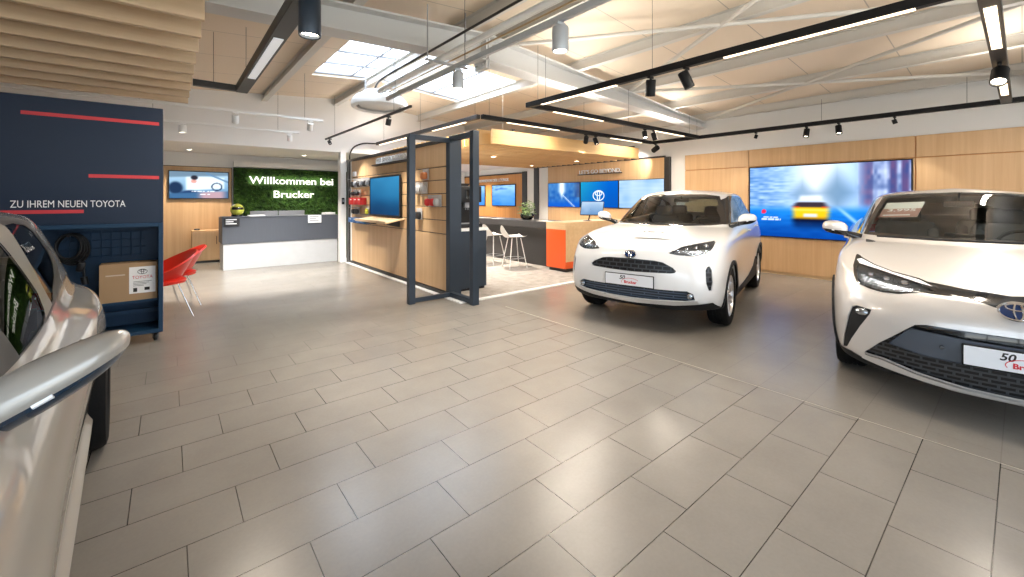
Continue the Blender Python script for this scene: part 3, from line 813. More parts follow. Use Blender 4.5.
    pr = seat_mesh().build('seat', spec.get('seat_mat', M_SEAT), root, True, 50); pr.location = (-1.28, .37, .17 + z0)
    for (x, y) in ((-1.28, -.37), (-2.15, .36), (-2.15, -.36)):
        c = pr.copy(); COL.objects.link(c); c.parent = root; c.location = (x, y, .17 + z0)
    db = MB()
    zt = spec['dash']
    db.grid(lambda u, v: (-.40 - .55 * v - .10 * math.sin(PI * u) * (1 - v) - .06 * v * math.cos(2 * PI * u) * 0, (-.70 + 1.40 * u), zt - .03 * v + .035 * math.sin(PI * v) - (.16 if v >= .99 else 0)), 24, 10)
    db.grid(lambda u, v: (-.95 + .10 * v, -.70 + 1.40 * u, zt - .05 - .30 * v), 8, 3)
    db.cbox((-.97, 0, zt + .02), (.03, .26, .13), (0, .15, 0), .01)
    db.build('dashboard', M_LINER, root, True, 40)
    sb = MB()
    R_ = .175; C0 = Vector((-1.0, .37, zt - .04)); q = Matrix.Rotation(math.radians(-24), 4, 'Y')
    sb.tube([C0 + q @ Vector((0, R_ * math.cos(2 * PI * k / 32), R_ * math.sin(2 * PI * k / 32))) for k in range(32)], .015, n=8, closed=True)
    for a in (0, PI, -PI / 2): sb.tube([C0, C0 + q @ Vector((0, R_ * math.cos(a), R_ * math.sin(a)))], .014, n=6)
    sb.cbox(C0, (.04, .12, .10), (0, math.radians(-24), 0), .02); sb.cyl(C0, C0 + Vector((.22, 0, -.08)), .025, n=10)
    sb.build('steering_wheel', M_LINER, root, True, 40)
    hb = MB(); hb.cbox((spec['windscreen'][-1][0] - 1.30 * 1, 0, spec['roof_z'] - .14), (.02, .22, .06), (0, -.1, 0), .01); hb.cyl((-1.29, 0, spec['roof_z'] - .11), (-1.25, 0, spec['roof_z'] - .03), .008, n=8)
    hb.build('rear_view_mirror', M_LINER, root, True, 40)
    fb = MB(); fb.box(-2.9, -.4, -.72, .72, .26, .30); fb.box(-2.85, -2.45, -.6, .6, .3, .80); fb.build('cabin_floor', M_LINER, root)
    # mirrors
    mm = spec['mirror']
    for s in (1, -1): make_mirror(paint, mm[0], mm[1], mm[2], mm[3], mm[4], s, root, spec.get('mirror_low', M_GLOSSBLACK), spec.get('mirror_tilt', 0.0))
    # wipers
    for y0, y1 in ((.52, -.10), (-.08, -.62)):
        bvh = None
        mb = MB(); wx = lambda y: spec['cowl'](y)
        mb.tube([(wx(y)[0], y, wx(y)[1]) for y in (y0, y0 * .75 + y1 * .25, (y0 + y1) / 2, y0 * .25 + y1 * .75, y1)], .008, n=6); mb.build('wiper', M_CLAD, root, True)
    # door handles
    for s in (1, -1):
        for (x, z, y) in spec['handles']:
            hb = MB(); hb.tube([(x + .095, s * (y - .01), z), (x + .07, s * (y + .022), z), (x, s * (y + .028), z + .002), (x - .07, s * (y + .022), z), (x - .095, s * (y - .01), z)], [.010, .012, .012, .012, .010], n=8)
            hb.build('door_handle', paint, root, True, 60)
    return root, body
for _r, _dz in ((0, .055), (1, .05), (2, .015)):
    for _c in range(5): ROWS_SUV[_r][_c] = (*ROWS_SUV[_r][_c][:2], ROWS_SUV[_r][_c][2] + _dz * (1 if _c < 4 else .6))
SUV = dict(label='white compact crossover with black wheel arches and number plate at centre of the showroom',
    rows=ROWS_SUV, pose=(4.76, 2.965, 3.389), wb=2.56, R=.335, track=.775, paint=car_paint('solid white paint', (0.80, 0.80, 0.80), 0.0),
    windscreen=[(0, 1.093), (.3, 1.093), (.55, 1.10), (.69, 1.115), (.655, 1.22), (.60, 1.36), (.535, 1.482), (.36, 1.508), (0, 1.514)], roof_z=1.56,
    rear_window=[(0, 1.20), (.42, 1.21), (.56, 1.22), (.50, 1.40), (.42, 1.44), (0, 1.45)], tail_lamp=[(.52, .98), (.80, .94), (.80, 1.06), (.52, 1.07)],
    front=[('headlight', [(.40, .857), (.43, .896), (.47, .936), (.59, .962), (.745, .992), (.778, .965), (.78, .917), (.76, .878), (.71, .854), (.62, .837), (.5, .842)], True),
           ('light_guide', [(.43, .893), (.47, .936), (.59, .962), (.745, .992), (.76, .978), (.60, .948), (.50, .922), (.445, .885)], True),
           ('grille', [(0, .782), (.26, .776), (.345, .764), (.45, .715), (.485, .682), (.47, .662), (.43, .654), (.2, .645), (0, .640)], False),
           ('vent', [(.745, .70), (.757, .734), (.778, .741), (.797, .694), (.809, .576), (.80, .497), (.78, .491), (.757, .566)], True),
           ('intake', [(0, .478), (.25, .476), (.47, .480), (.59, .484), (.645, .455), (.66, .39), (.57, .372), (.2, .351), (0, .348)], False),
           ('chin_trim', [(0, .343), (.2, .345), (.56, .367), (.68, .385), (.69, .35), (.46, .318), (.05, .300), (0, .300)], False),
           ('chin', [(0, .299), (.05, .299), (.46, .317), (.69, .348), (.80, .365), (.84, .30), (.84, .1), (0, .1)], False)],
    dlo=[(-.62, 1.112), (-1.0, 1.125), (-1.8, 1.155), (-2.5, 1.195), (-2.9, 1.29), (-2.78, 1.38), (-2.55, 1.44), (-2.3, 1.475), (-1.8, 1.49), (-1.38, 1.485), (-1.14, 1.425), (-.88, 1.29)],
    panes=[[(-.92, 1.145), (-1.68, 1.175), (-1.70, 1.47), (-1.43, 1.45), (-1.24, 1.385), (-1.05, 1.28)], [(-1.78, 1.18), (-2.43, 1.215), (-2.41, 1.44), (-2.2, 1.462), (-1.78, 1.472)], [(-2.50, 1.225), (-2.78, 1.285), (-2.65, 1.38), (-2.49, 1.43)]],
    arch=.07, skirt=[(-.36, .12), (-.36, .34), (-1.0, .335), (-1.5, .36), (-1.9, .44), (-2.12, .56), (-2.2, .5), (-2.2, .12)],
    gaps=[[(-.64, 1.10), (-.56, .90), (-.53, .70), (-.56, .42)], [(-1.72, 1.15), (-1.74, .80), (-1.72, .42)], [(-2.50, 1.19), (-2.42, .98), (-2.18, .78)], [(-.55, .40), (-1.0, .39), (-1.75, .40)]],
    hood_gaps=[[(-.50, .705), (-.2, .715), (.10, .70), (.35, .655), (.55, .56)]],
    nose_gaps=[[(.425, .884), (.30, .874), (.15, .869), (0, .867)]],
    mirror=(.86, 1.06, -.62, 1.185, .15), dash=1.06, cowl=lambda y: (-.285 - .35 * y * y, 1.112), handles=[(-1.50, 1.00, .866), (-2.25, 1.03, .868)], spokes=7)
COUPE = dict(label='pearl white crossover with wide black lower grille and price sheet at right edge',
    rows=ROWS_COUPE, pose=(4.79, 0.175, 3.32), wb=2.64, R=.345, track=.785, paint=car_paint('pearl champagne paint', (0.63, 0.605, 0.585), 0.25),
    windscreen=[(0, 1.072), (.25, 1.072), (.51, 1.08), (.715, 1.09), (.68, 1.205), (.615, 1.35), (.55, 1.478), (.3, 1.494), (0, 1.505)], roof_z=1.53,
    rear_window=[(0, 1.24), (.42, 1.25), (.50, 1.26), (.45, 1.36), (.35, 1.39), (0, 1.40)], tail_lamp=[(.55, .98), (.84, .96), (.84, 1.08), (.55, 1.1)],
    front=[('headlight_trim', [(.756, .982), (.724, .954), (.647, .919), (.541, .889), (.401, .865), (.325, .838), (.258, .797), (.30, .797), (.413, .798), (.517, .769), (.604, .763), (.684, .774), (.745, .795), (.764, .84), (.773, .904)], True),
           ('headlight', [(.752, .90), (.735, .914), (.6, .884), (.466, .852), (.40, .835), (.33, .808), (.412, .805), (.528, .775), (.604, .773), (.69, .782), (.740, .803)], True),
           ('light_guide', [(.752, .94), (.724, .946), (.647, .914), (.541, .884), (.401, .858), (.345, .832), (.40, .840), (.466, .856), (.6, .888), (.735, .918)], True),
           ('band', [(0, .826), (.065, .831), (.19, .838), (.276, .848), (.37, .857), (.29, .808), (.244, .803), (.125, .778), (.077, .762), (.03, .72), (0, .705)], False),
           ('fog_panel', [(.778, .622), (.749, .643), (.664, .636), (.673, .604), (.728, .5), (.777, .388), (.805, .306), (.833, .285), (.826, .378), (.80, .542)], True),
           ('grille', [(0, .608), (.177, .606), (.388, .606), (.445, .592), (.492, .548), (.628, .414), (.707, .313), (.693, .308), (.602, .31), (.432, .268), (.213, .237), (0, .232)], False),
           ('slot', [(0, .604), (.177, .602), (.388, .602), (.43, .592), (.455, .572), (.2, .556), (0, .552)], False),
           ('plate_band', [(0, .550), (.2, .552), (.46, .566), (.485, .545), (.575, .43), (.40, .40), (.2, .395), (0, .395)], False),
           ('lip', [(0, .230), (.213, .234), (.432, .264), (.602, .306), (.70, .304), (.712, .27), (.601, .252), (.43, .230), (.213, .206), (0, .200)], False),
           ('chin', [(0, .199), (.213, .205), (.43, .229), (.601, .251), (.712, .268), (.78, .285), (.86, .275), (.86, .1), (0, .1)], False)],
    dlo=[(-.78, 1.085), (-1.3, 1.11), (-1.95, 1.17), (-2.5, 1.26), (-2.45, 1.33), (-2.2, 1.42), (-1.8, 1.45), (-1.5, 1.43), (-1.3, 1.37), (-1.05, 1.25)],
    panes=[[(-.98, 1.11), (-1.66, 1.16), (-1.70, 1.435), (-1.5, 1.415), (-1.32, 1.36), (-1.12, 1.25)], [(-1.78, 1.18), (-2.36, 1.265), (-2.33, 1.34), (-2.15, 1.41), (-1.80, 1.435)]],
    arch=.065, skirt=[(-.37, .12), (-.37, .34), (-1.0, .335), (-1.6, .34), (-2.2, .38), (-2.27, .12)],
    gaps=[[(-.68, 1.08), (-.60, .90), (-.57, .70), (-.60, .40)], [(-1.72, 1.15), (-1.74, .80), (-1.72, .40)]],
    hood_gaps=[[(-.56, .70), (-.25, .715), (.05, .70), (.30, .645), (.46, .54), (.56, .40)]],
    mirror=(.84, 1.05, -.68, 1.145, .15), dash=1.03, cowl=lambda y: (-.30 - .36 * y * y, 1.092), handles=[(-1.50, 1.0, .862)], spokes=5, grille_mat=M_GRILLE_WIDE, seat_mat=M_SEATLIGHT)
def hatch_rows():
    rows = [list(r) for r in lowered(ROWS_SUV, 1.09, 0, .885, .90)]
    for c in range(5, 10):
        x = [p[0] for p in rows[2]][c]
        rows[1][c] = (x, .80, .20); rows[2][c] = (x, .858, .285); rows[3][c] = (x, .825, .335)
    for r in range(5, 9):
        for c in range(3, 8): rows[r][c] = (rows[r][c][0], rows[r][c][1] - .035, rows[r][c][2] - .03)
    for r, dz in ((4, .02), (5, .05), (6, .085), (7, .10), (8, .105), (9, .09)):
        for c in range(8, 14): rows[r][c] = (rows[r][c][0], rows[r][c][1], rows[r][c][2] - dz * (.35 if c == 8 else 1))
    return [[(p[0] * 1.02, p[1], p[2]) for p in r] for r in rows]
HATCH = dict(label='champagne silver hatchback cut off by the left edge with its door mirror close up',
    rows=hatch_rows(), creases=CREASES + [(2, 5, 9, .8), (3, 5, 9, .4)], pose=(-1.03, .758, -1.514), wb=2.62, R=.33, track=.80, zs=.9, paint=car_paint('champagne silver paint', (0.40, 0.38, 0.345), 0.25),
    windscreen=[(0, .975), (.3, .975), (.55, .985), (.685, .997), (.64, 1.12), (.59, 1.22), (.53, 1.325), (.36, 1.35), (0, 1.355)], roof_z=1.40,
    rear_window=[(0, 1.08), (.42, 1.09), (.56, 1.10), (.50, 1.27), (.42, 1.30), (0, 1.30)], tail_lamp=[(.50, .70), (.72, .68), (.72, .82), (.50, .84)],
    front=[('headlight', [(.40, .757), (.43, .790), (.47, .826), (.59, .85), (.745, .875), (.778, .85), (.78, .81), (.71, .765), (.5, .745)], True),
           ('grille', [(0, .54), (.35, .53), (.55, .44), (.62, .30), (.3, .28), (0, .28)], False)],
    dlo=[(-.70, .985), (-1.5, 1.018), (-1.83, 1.043), (-2.07, 1.071), (-2.19, 1.114), (-2.23, 1.19), (-2.15, 1.27), (-2.02, 1.335), (-1.65, 1.352), (-1.38, 1.33), (-1.18, 1.27), (-.95, 1.14)],
    panes=[[(-.95, 1.0), (-1.29, 1.014), (-1.36, 1.035), (-1.43, 1.10), (-1.445, 1.318), (-1.37, 1.310), (-1.2, 1.255), (-1.0, 1.14)],
           smooth_poly([(-1.55, 1.035), (-1.70, 1.062), (-1.90, 1.092), (-2.05, 1.13), (-2.12, 1.18), (-2.09, 1.25), (-1.99, 1.315), (-1.70, 1.33), (-1.64, 1.24), (-1.60, 1.14)], 2)],
    arch=0, gaps=[[(-.44, .93), (-.393, .867), (-.356, .847), (-.32, .829), (-.279, .788), (-.25, .70), (-.27, .44)], [(-1.49, 1.012), (-1.50, .8), (-1.48, .44)], [(-2.22, 1.06), (-2.22, .9), (-2.14, .70), (-2.06, .62)]],
    mirror_tilt=.13, mirror=(.66, .993, -.68, 1.045, .14), dash=.94, cowl=lambda y: (-.30 - .36 * y * y, .99), handles=[(-1.33, .90, .868)], spokes=10,
    side_glass=glass('dark side glass', (0.30, 0.38, 0.42), 1.22), frame_mat=principled('black window seal', (0.012, 0.012, 0.013), 0.35, spec=.3), pillar=[(-1.458, 1.328), (-1.675, 1.338), (-1.622, 1.24), (-1.580, 1.14), (-1.532, 1.032), (-1.33, 1.020), (-1.38, 1.043), (-1.442, 1.10)], pillar_mat=principled('satin beige pillar', (0.26, 0.24, 0.20), 0.3, 0.4), mirror_low=principled('dark blue gloss', (0.012, 0.03, 0.06), 0.12, coat=0.5), zseat=-.09)
def cars():
    a, ab = make_car(SUV)
    emblem(a, frame_on((.826, 0, .830), (0, 1, 0), (-.35, 0, 1)), .135, .092)
    plate(a, frame_on((.862, -.005, .545), (0, 1, 0), (0.02, 0, 1)), .54, .118)
    for s in (1, -1):
        m = MB(); m.lathe([(0, .01), (.022, .008), (.030, 0), (.032, -.03)], 'x', (.775, s * .61, .43), 20); m.build('fog_lamp', M_LAMPIN, a, True, 50)
    b, bb = make_car(COUPE)
    emblem(b, frame_on((.893, 0, .762), (0, 1, 0), (-.42, 0, 1)), .17, .115)
    plate(b, frame_on((.945, .02, .470), (0, 1, 0), (0.02, 0, 1)), .50, .118)
    for s in (1, -1):
        m = MB(); m.lathe([(0, .012), (.7, .008), (1.0, -.002), (1.05, -.03)], 'x', (0, 0, 0), 24)
        for v in m.bm.verts: v.co = Vector((.725 + v.co.x - .35 * (v.co.y * s) * .03, s * .712 + v.co.y * .044, .603 + v.co.z * .027))
        m.build('fog_lamp', M_LAMPIN, b, True, 50)
    for s in (1, -1):
        m = MB(); m.lathe([(0, .004), (.011, .003), (.013, -.01)], 'x', (.905, s * .32, .48), 16); m.build('parking_sensor', M_GLOSSBLACK, b, True, 50)
    c, cb = make_car(HATCH)
    text_obj('window_sticker', 'TOYOTA', W_WHITEINK, frame_on((-1.67, .6985, 1.222), (-1, 0, 0), (0, -.47, .88)), .055, c, .19)
    return a, b, c
# ------------------------------------------------------------------ materials of the room
def floor_mat():
    m, nt, out = new_mat('porcelain floor tile')
    L = nt.links.new
    p = N(nt, 'ShaderNodeBsdfPrincipled')
    geo = N(nt, 'ShaderNodeNewGeometry'); sp = N(nt, 'ShaderNodeSeparateXYZ'); L(geo.outputs['Position'], sp.inputs[0])
    def M(op, a, b=None, c=None):
        n = N(nt, 'ShaderNodeMath', operation=op)
        for i, x in enumerate((a, b, c)):
            if x is None: continue
            if isinstance(x, (int, float)): n.inputs[i].default_value = x
            else: L(x, n.inputs[i])
        return n.outputs[0]
    TL, TW = 0.5972, 0.3022
    rowf = M('DIVIDE', M('SUBTRACT', 3.0988 + 10 * TW, M('ADD', sp.outputs[1], 0.0)), TW)     # rows counted towards the viewer
    row = M('FLOOR', rowf)
    u = M('ADD', M('DIVIDE', M('SUBTRACT', sp.outputs[0], 0.257), TL), M('MULTIPLY', row, 1 / 3))
    fu, fv = M('FRACT', u), M('FRACT', rowf)
    eu = M('MULTIPLY', M('MINIMUM', fu, M('SUBTRACT', 1.0, fu)), TL)
    ev = M('MULTIPLY', M('MINIMUM', fv, M('SUBTRACT', 1.0, fv)), TW)
    joint = M('LESS_THAN', M('MINIMUM', eu, ev), 0.0021)
    cid = N(nt, 'ShaderNodeCombineXYZ'); L(M('FLOOR', u), cid.inputs[0]); L(row, cid.inputs[1])
    wn = N(nt, 'ShaderNodeTexWhiteNoise', noise_dimensions='2D'); L(cid.outputs[0], wn.inputs['Vector'])
    n1 = N(nt, 'ShaderNodeTexNoise', i_Scale=3.0, i_Detail=6.0, i_Roughness=0.6); L(geo.outputs['Position'], n1.inputs['Vector'])
    n2 = N(nt, 'ShaderNodeTexNoise', i_Scale=60.0, i_Detail=3.0); L(geo.outputs['Position'], n2.inputs['Vector'])
    k = M('ADD', M('MULTIPLY', wn.outputs['Value'], 0.045), M('ADD', M('MULTIPLY', n1.outputs['Fac'], 0.28), M('MULTIPLY', n2.outputs['Fac'], 0.12)))
    cr = N(nt, 'ShaderNodeValToRGB'); e = cr.color_ramp.elements
    e[0].position = .10; e[0].color = (.178, .163, .144, 1); e[1].position = .38; e[1].color = (.248, .228, .200, 1)
    L(k, cr.inputs['Fac'])
    # joint contrast painted to fade with distance, beyond the brass joint and towards the lobby
    nearf = N(nt, 'ShaderNodeMapRange', interpolation_type='SMOOTHSTEP'); nearf.inputs['From Min'].default_value = 5.2; nearf.inputs['From Max'].default_value = 3.2; L(sp.outputs[1], nearf.inputs['Value'])
    field = M('ADD', 0.16, M('MULTIPLY', 0.84, M('MULTIPLY', nearf.outputs['Result'], M('LESS_THAN', sp.outputs[0], 3.49))))
    jf = M('MULTIPLY', joint, field)
    mx = N(nt, 'ShaderNodeMix', data_type='RGBA'); L(jf, mx.inputs['Factor']); L(cr.outputs['Color'], mx.inputs['A']); mx.inputs['B'].default_value = (.018, .016, .014, 1)
    L(mx.outputs['Result'], p.inputs['Base Color'])
    L(M('ADD', 0.26, M('MULTIPLY', wn.outputs['Value'], 0.008)), p.inputs['Roughness'])
    b = N(nt, 'ShaderNodeBump', i_Strength=0.35, i_Distance=0.003); L(M('SUBTRACT', M('MULTIPLY', n2.outputs['Fac'], 0.12), joint), b.inputs['Height']); L(b.outputs['Normal'], p.inputs['Normal'])
    L(p.outputs['BSDF'], out.inputs['Surface'])
    return m

def moss_mat():
    m, nt, out = new_mat('moss'); L = nt.links.new
    p = N(nt, 'ShaderNodeBsdfPrincipled', i_Roughness=0.95)
    geo = N(nt, 'ShaderNodeNewGeometry')
    n1 = N(nt, 'ShaderNodeTexNoise', i_Scale=7.0, i_Detail=8.0, i_Roughness=0.75); L(geo.outputs['Position'], n1.inputs['Vector'])
    cr = N(nt, 'ShaderNodeValToRGB'); e = cr.color_ramp.elements
    e[0].position = .32; e[0].color = (.004, .014, .002, 1); e[1].position = .7; e[1].color = (.060, .145, .014, 1)
    x = e.new(.5); x.color = (.020, .064, .006, 1)
    L(n1.outputs['Fac'], cr.inputs['Fac']); L(cr.outputs['Color'], p.inputs['Base Color'])
    L(p.outputs['BSDF'], out.inputs['Surface']); return m

def deck_mat():
    m, nt, out = new_mat('roof deck'); L = nt.links.new
    p = N(nt, 'ShaderNodeBsdfPrincipled', i_Roughness=0.6)
    geo = N(nt, 'ShaderNodeNewGeometry'); sp = N(nt, 'ShaderNodeSeparateXYZ'); L(geo.outputs['Position'], sp.inputs[0])
    w = N(nt, 'ShaderNodeMath', operation='DIVIDE'); L(sp.outputs[1], w.inputs[0]); w.inputs[1].default_value = 1.06
    fr = N(nt, 'ShaderNodeMath', operation='FRACT'); L(w.outputs[0], fr.inputs[0])
    lt = N(nt, 'ShaderNodeMath', operation='LESS_THAN'); L(fr.outputs[0], lt.inputs[0]); lt.inputs[1].default_value = .012
    mx = N(nt, 'ShaderNodeMix', data_type='RGBA'); L(lt.outputs[0], mx.inputs['Factor'])
    mx.inputs['A'].default_value = (.72, .605, .475, 1); mx.inputs['B'].default_value = (.42, .36, .29, 1)
    L(mx.outputs['Result'], p.inputs['Base Color']); L(p.outputs['BSDF'], out.inputs['Surface']); return m

W_WHITE = principled('white wall paint', (0.80, 0.79, 0.77), 0.7, bump=0.05, bscale=120)
W_SOFF = principled('white soffit paint', (0.78, 0.76, 0.72), 0.7)
W_BEAM = principled('grey beam paint', (0.60, 0.60, 0.59), 0.5)
W_PURLIN = principled('cream purlin paint', (0.60, 0.575, 0.53), 0.5)
W_OAK = wood('oak panel', (.66, .435, .232), (.54, .328, .160), 'z', .42)
W_OAKW = wood('warm oak panel', (.62, .29, .085), (.48, .20, .05), 'z', .42)
W_OAKL = wood('light oak slat', (.70, .53, .35), (.58, .42, .26), 'x', .5)
W_OAKC = wood('honey oak slat', (.64, .415, .19), (.52, .315, .125), 'x', .5)
W_OAKT = wood('oak counter', (.68, .49, .28), (.58, .39, .21), 'y', .4)
W_STEEL = principled('dark blue grey steel', (0.030, 0.043, 0.062), 0.38, 0.3)
W_DARKRAIL = principled('anthracite trim', (0.024, 0.023, 0.023), 0.45)
W_BLACKRAIL = principled('black track', (0.008, 0.008, 0.009), 0.5, spec=.25)
W_GREYRAIL = principled('light grey track', (0.46, 0.48, 0.50), 0.4, 0.3)
W_WHITERAIL = principled('white track', (0.82, 0.82, 0.80), 0.4)
W_NAVY = principled('navy board paint', (0.005, 0.015, 0.040), 0.45, spec=.35)
W_TEAL = principled('petrol cabinet paint', (0.006, 0.036, 0.085), 0.5, spec=.35)
W_RED = principled('red stripe', (0.55, 0.035, 0.045), 0.5)
W_WHITEINK = principled('white lettering', (0.85, 0.86, 0.88), 0.5)
W_CARPET = principled('grey carpet', (0.30, 0.275, 0.25), 0.95, var=0.5, vscale=7, bump=0.6, bscale=250)
W_GREYDESK = principled('slate desk front', (0.060, 0.068, 0.085), 0.5, var=.08, vscale=2, stretch=(30, 30, 1))
W_CONCRETE = principled('pale concrete panel', (0.42, 0.43, 0.44), 0.6, var=.10, vscale=5)
W_DARKTOP = principled('anthracite counter', (0.030, 0.029, 0.030), 0.4)
W_DARKPANEL = principled('anthracite panel', (0.055, 0.052, 0.052), 0.5)
W_ORANGE = principled('orange lacquer', (0.72, 0.10, 0.018), 0.35)
W_CARD = principled('cardboard', (0.36, 0.235, 0.13), 0.8, var=.08, vscale=5)
W_PAPER = principled('white paper', (0.80, 0.80, 0.80), 0.7)
W_REDSHELL = principled('red shell', (0.68, 0.025, 0.012), 0.35)
W_WHITESHELL = principled('white shell', (0.78, 0.76, 0.73), 0.4)
W_BLACK = principled('black plastic', (0.008, 0.008, 0.009), 0.4, spec=.3)
W_GREYPL = principled('grey plastic', (0.25, 0.26, 0.28), 0.45)
W_WHITEPL = principled('white plastic', (0.80, 0.80, 0.79), 0.4)
W_GALV = principled('galvanised metal', (0.38, 0.39, 0.40), 0.45, 0.4)
W_LED = emission('lit diffuser', (1.0, 0.80, 0.55), 3.2)
W_LEDDIM = principled('opal diffuser', (0.78, 0.80, 0.82), 0.5, emit=(.9, .95, 1.0), estr=.25)  # pale diffuser given a weak glow
W_SPOTLIT = emission('spot lens', (1.0, .86, .66), 14.0)
W_LETTERLIT = emission('lit letters', (1.0, 0.96, 0.86), 1.6)
def opal(name):
    m, nt, out = new_mat(name)
    t = N(nt, 'ShaderNodeBsdfTransparent'); t.inputs['Color'].default_value = (.9, .95, 1, 1); d = N(nt, 'ShaderNodeBsdfTranslucent'); d.inputs['Color'].default_value = (.9, .93, .97, 1)
    mx = N(nt, 'ShaderNodeMixShader'); mx.inputs[0].default_value = .45
    nt.links.new(t.outputs[0], mx.inputs[1]); nt.links.new(d.outputs[0], mx.inputs[2]); nt.links.new(mx.outputs[0], out.inputs['Surface']); return m
W_OPAL = opal('opal rooflight pane')
W_PANE = glass('window glass', (0.95, 0.97, 0.97))
W_SIGNBLACK = principled('black card', (0.012, 0.012, 0.014), 0.5)

def slab(name, x0, x1, y0, y1, z0, z1, mat, kind='structure', label=None, cat=None, parent=None, bevel=0.0):
    mb = MB(); mb.box(x0, x1, y0, y1, z0, z1, bevel)
    o = mb.build(name, mat, parent, bevel > 0)
    if kind and not parent: tag(o, label, cat, None, kind)
    return o

RIDGE_X, RIDGE_Z, SL = 3.2, 3.74, 0.078
def roof_z(x): return RIDGE_Z - SL * abs(x - RIDGE_X)

def room():
    X0, X1, Y0, Y1 = -3.6, 9.1, -4.2, 14.0
    slab('floor', X0, X1 + .2, Y0, Y1 + .2, -.12, 0, floor_mat())
    slab('wall_right', X1, X1 + .2, Y0, Y1 + .2, 0, 3.42, W_WHITE)
    slab('wall_far', 3.35, X1, Y1, Y1 + .2, 0, 3.0, W_WHITE)
    slab('wall_back', X0, 3.98, 12.30, 12.45, 0, 2.66, W_WHITE)
    slab('wall_side', 3.98, 4.1, 10.05, 12.45, 0, 2.66, W_WHITE)
    slab('wall_left', X0 - .2, X0, 1.6, 12.45, 0, 3.4, W_WHITE)
    mb = MB()                                                  # bulkhead across the hall following the roof
    pts = [(X0, 2.52), (X1, 2.52)] + [(x, roof_z(x) + .02) for x in (X1, RIDGE_X, X0)]
    mb.prism(pts, 'y', 9.90, 10.05); structure(mb.build('wall_header', W_WHITE))
    slab('wall_pier', 3.035, 3.16, 9.88, 10.06, 0, 2.54, W_WHITE)
    slab('baseboard_pier', 3.03, 3.165, 9.87, 9.88, 0, .10, W_WHITE)
    slab('ceiling_lobby', X0, 3.98, 10.05, 12.30, 2.53, 2.66, W_SOFF)
    slab('ceiling_lounge', 4.1, X1, 10.05, 14.0, 2.53, 2.66, W_SOFF)
    slab('trim_1', 1.22, 3.9, 12.05, 12.30, 2.24, 2.36, W_WHITE)
    # street side: glazing behind and beside the viewer
    for i, (a, b, fixed, horiz) in enumerate(((X0, X1, Y0, True), )):
        win = structure(empty('window_1', (0, fixed, 0)), 'glazed shop front behind the viewer', 'window')
        fr = MB(); n = 6
        for k in range(n + 1):
            x = a + (b - a) * k / n; fr.box(max(a, x - .03), min(b, x + .03), -.05, .05, 0, 3.36)
        fr.box(a, b, -.05, .05, 0, .08); fr.box(a, b, -.05, .05, 2.9, 3.3); fr.build('frame', W_DARKRAIL, win)
        pn = MB(); pn.box(a + .03, b - .03, -.006, .006, .08, 2.9); pn.build('pane', W_PANE, win)
    win = structure(empty('window_3', (X0, 0, 0)), 'glazed side front left of the viewer', 'window'); fr = MB(); pn = MB()
    for k in range(5):
        y = Y0 + (1.6 - Y0) * k / 4; fr.box(-.05, .05, max(Y0, y - .03), min(1.6, y + .03), 0, 3.36)
    fr.box(-.05, .05, Y0, 1.6, 0, .08); fr.box(-.05, .05, Y0, 1.6, 2.9, 3.3); fr.build('frame', W_DARKRAIL, win)
    pn.box(-.006, .006, Y0 + .03, 1.57, .08, 2.9); pn.build('pane', W_PANE, win)
    # roof deck with the skylight opening
    sx0, sx1, sy0, sy1 = 1.95, 5.22, 5.92, 7.98
    xs = [X0 - .2, sx0, RIDGE_X, sx1, X1 + .2]; ys = [Y0 - .1, sy0, sy1, 10.0]
    mb = MB()
    for i in range(4):
        for j in range(3):
            if i in (1, 2) and j == 1: continue
            mb.prism([(xs[i], roof_z(xs[i])), (xs[i + 1], roof_z(xs[i + 1])), (xs[i + 1], roof_z(xs[i + 1]) + .12), (xs[i], roof_z(xs[i]) + .12)], 'y', ys[j], ys[j + 1])
    structure(mb.build('ceiling', deck_mat()))
    sk = structure(empty('window_2', (RIDGE_X, 6.95, 3.8)), 'bright rooflight across the ridge with thin glazing bars', 'skylight')
    fr = MB()
    for side in (0, 1):
        a, b = (sx0, RIDGE_X) if side == 0 else (RIDGE_X, sx1)
        for y in (sy0 + .02, sy0 + .70, sy0 + 1.38, sy1 - .02) if side == 0 else (sy0 + .02, sy1 - .02):
            fr.tube([(a - RIDGE_X, y - 6.95, roof_z(a) - 3.8 + .06), (b - RIDGE_X, y - 6.95, roof_z(b) - 3.8 + .06)], .024, n=6)
        for x in (a, a + (b - a) * .55, b): fr.tube([(x - RIDGE_X, sy0 - 6.95, roof_z(x) - 3.8 + .05), (x - RIDGE_X, sy1 - 6.95, roof_z(x) - 3.8 + .05)], .020, n=6)
    fr.build('glazing_bars', W_GREYPL, sk)
    pn = MB()
    for a, b in ((sx0, RIDGE_X), (RIDGE_X, sx1)): pn.poly([(a - RIDGE_X, sy0 - 6.95, roof_z(a) - 3.8 + .10), (b - RIDGE_X, sy0 - 6.95, roof_z(b) - 3.8 + .10), (b - RIDGE_X, sy1 - 6.95, roof_z(b) - 3.8 + .10), (a - RIDGE_X, sy1 - 6.95, roof_z(a) - 3.8 + .10)])
    pn.build('pane', W_OPAL, sk)
    # main beam: tapered I section from wall to ridge to wall
    def ibeam(y):
        mb = MB(); bz = lambda x: 2.985 + .043 * (5.9 - abs(x - RIDGE_X)); tz = lambda x: roof_z(x) - .15
        xs = [X0, RIDGE_X, X1]
        web = [(x, bz(x)) for x in xs] + [(x, tz(x)) for x in reversed(xs)]
        mb.prism(web, 'y', y - .008, y + .008)
        mb.prism([(x, bz(x)) for x in xs] + [(x, bz(x) + .022) for x in reversed(xs)], 'y', y - .13, y + .13)
        mb.prism([(x, tz(x) - .022) for x in xs] + [(x, tz(x)) for x in reversed(xs)], 'y', y - .13, y + .13)
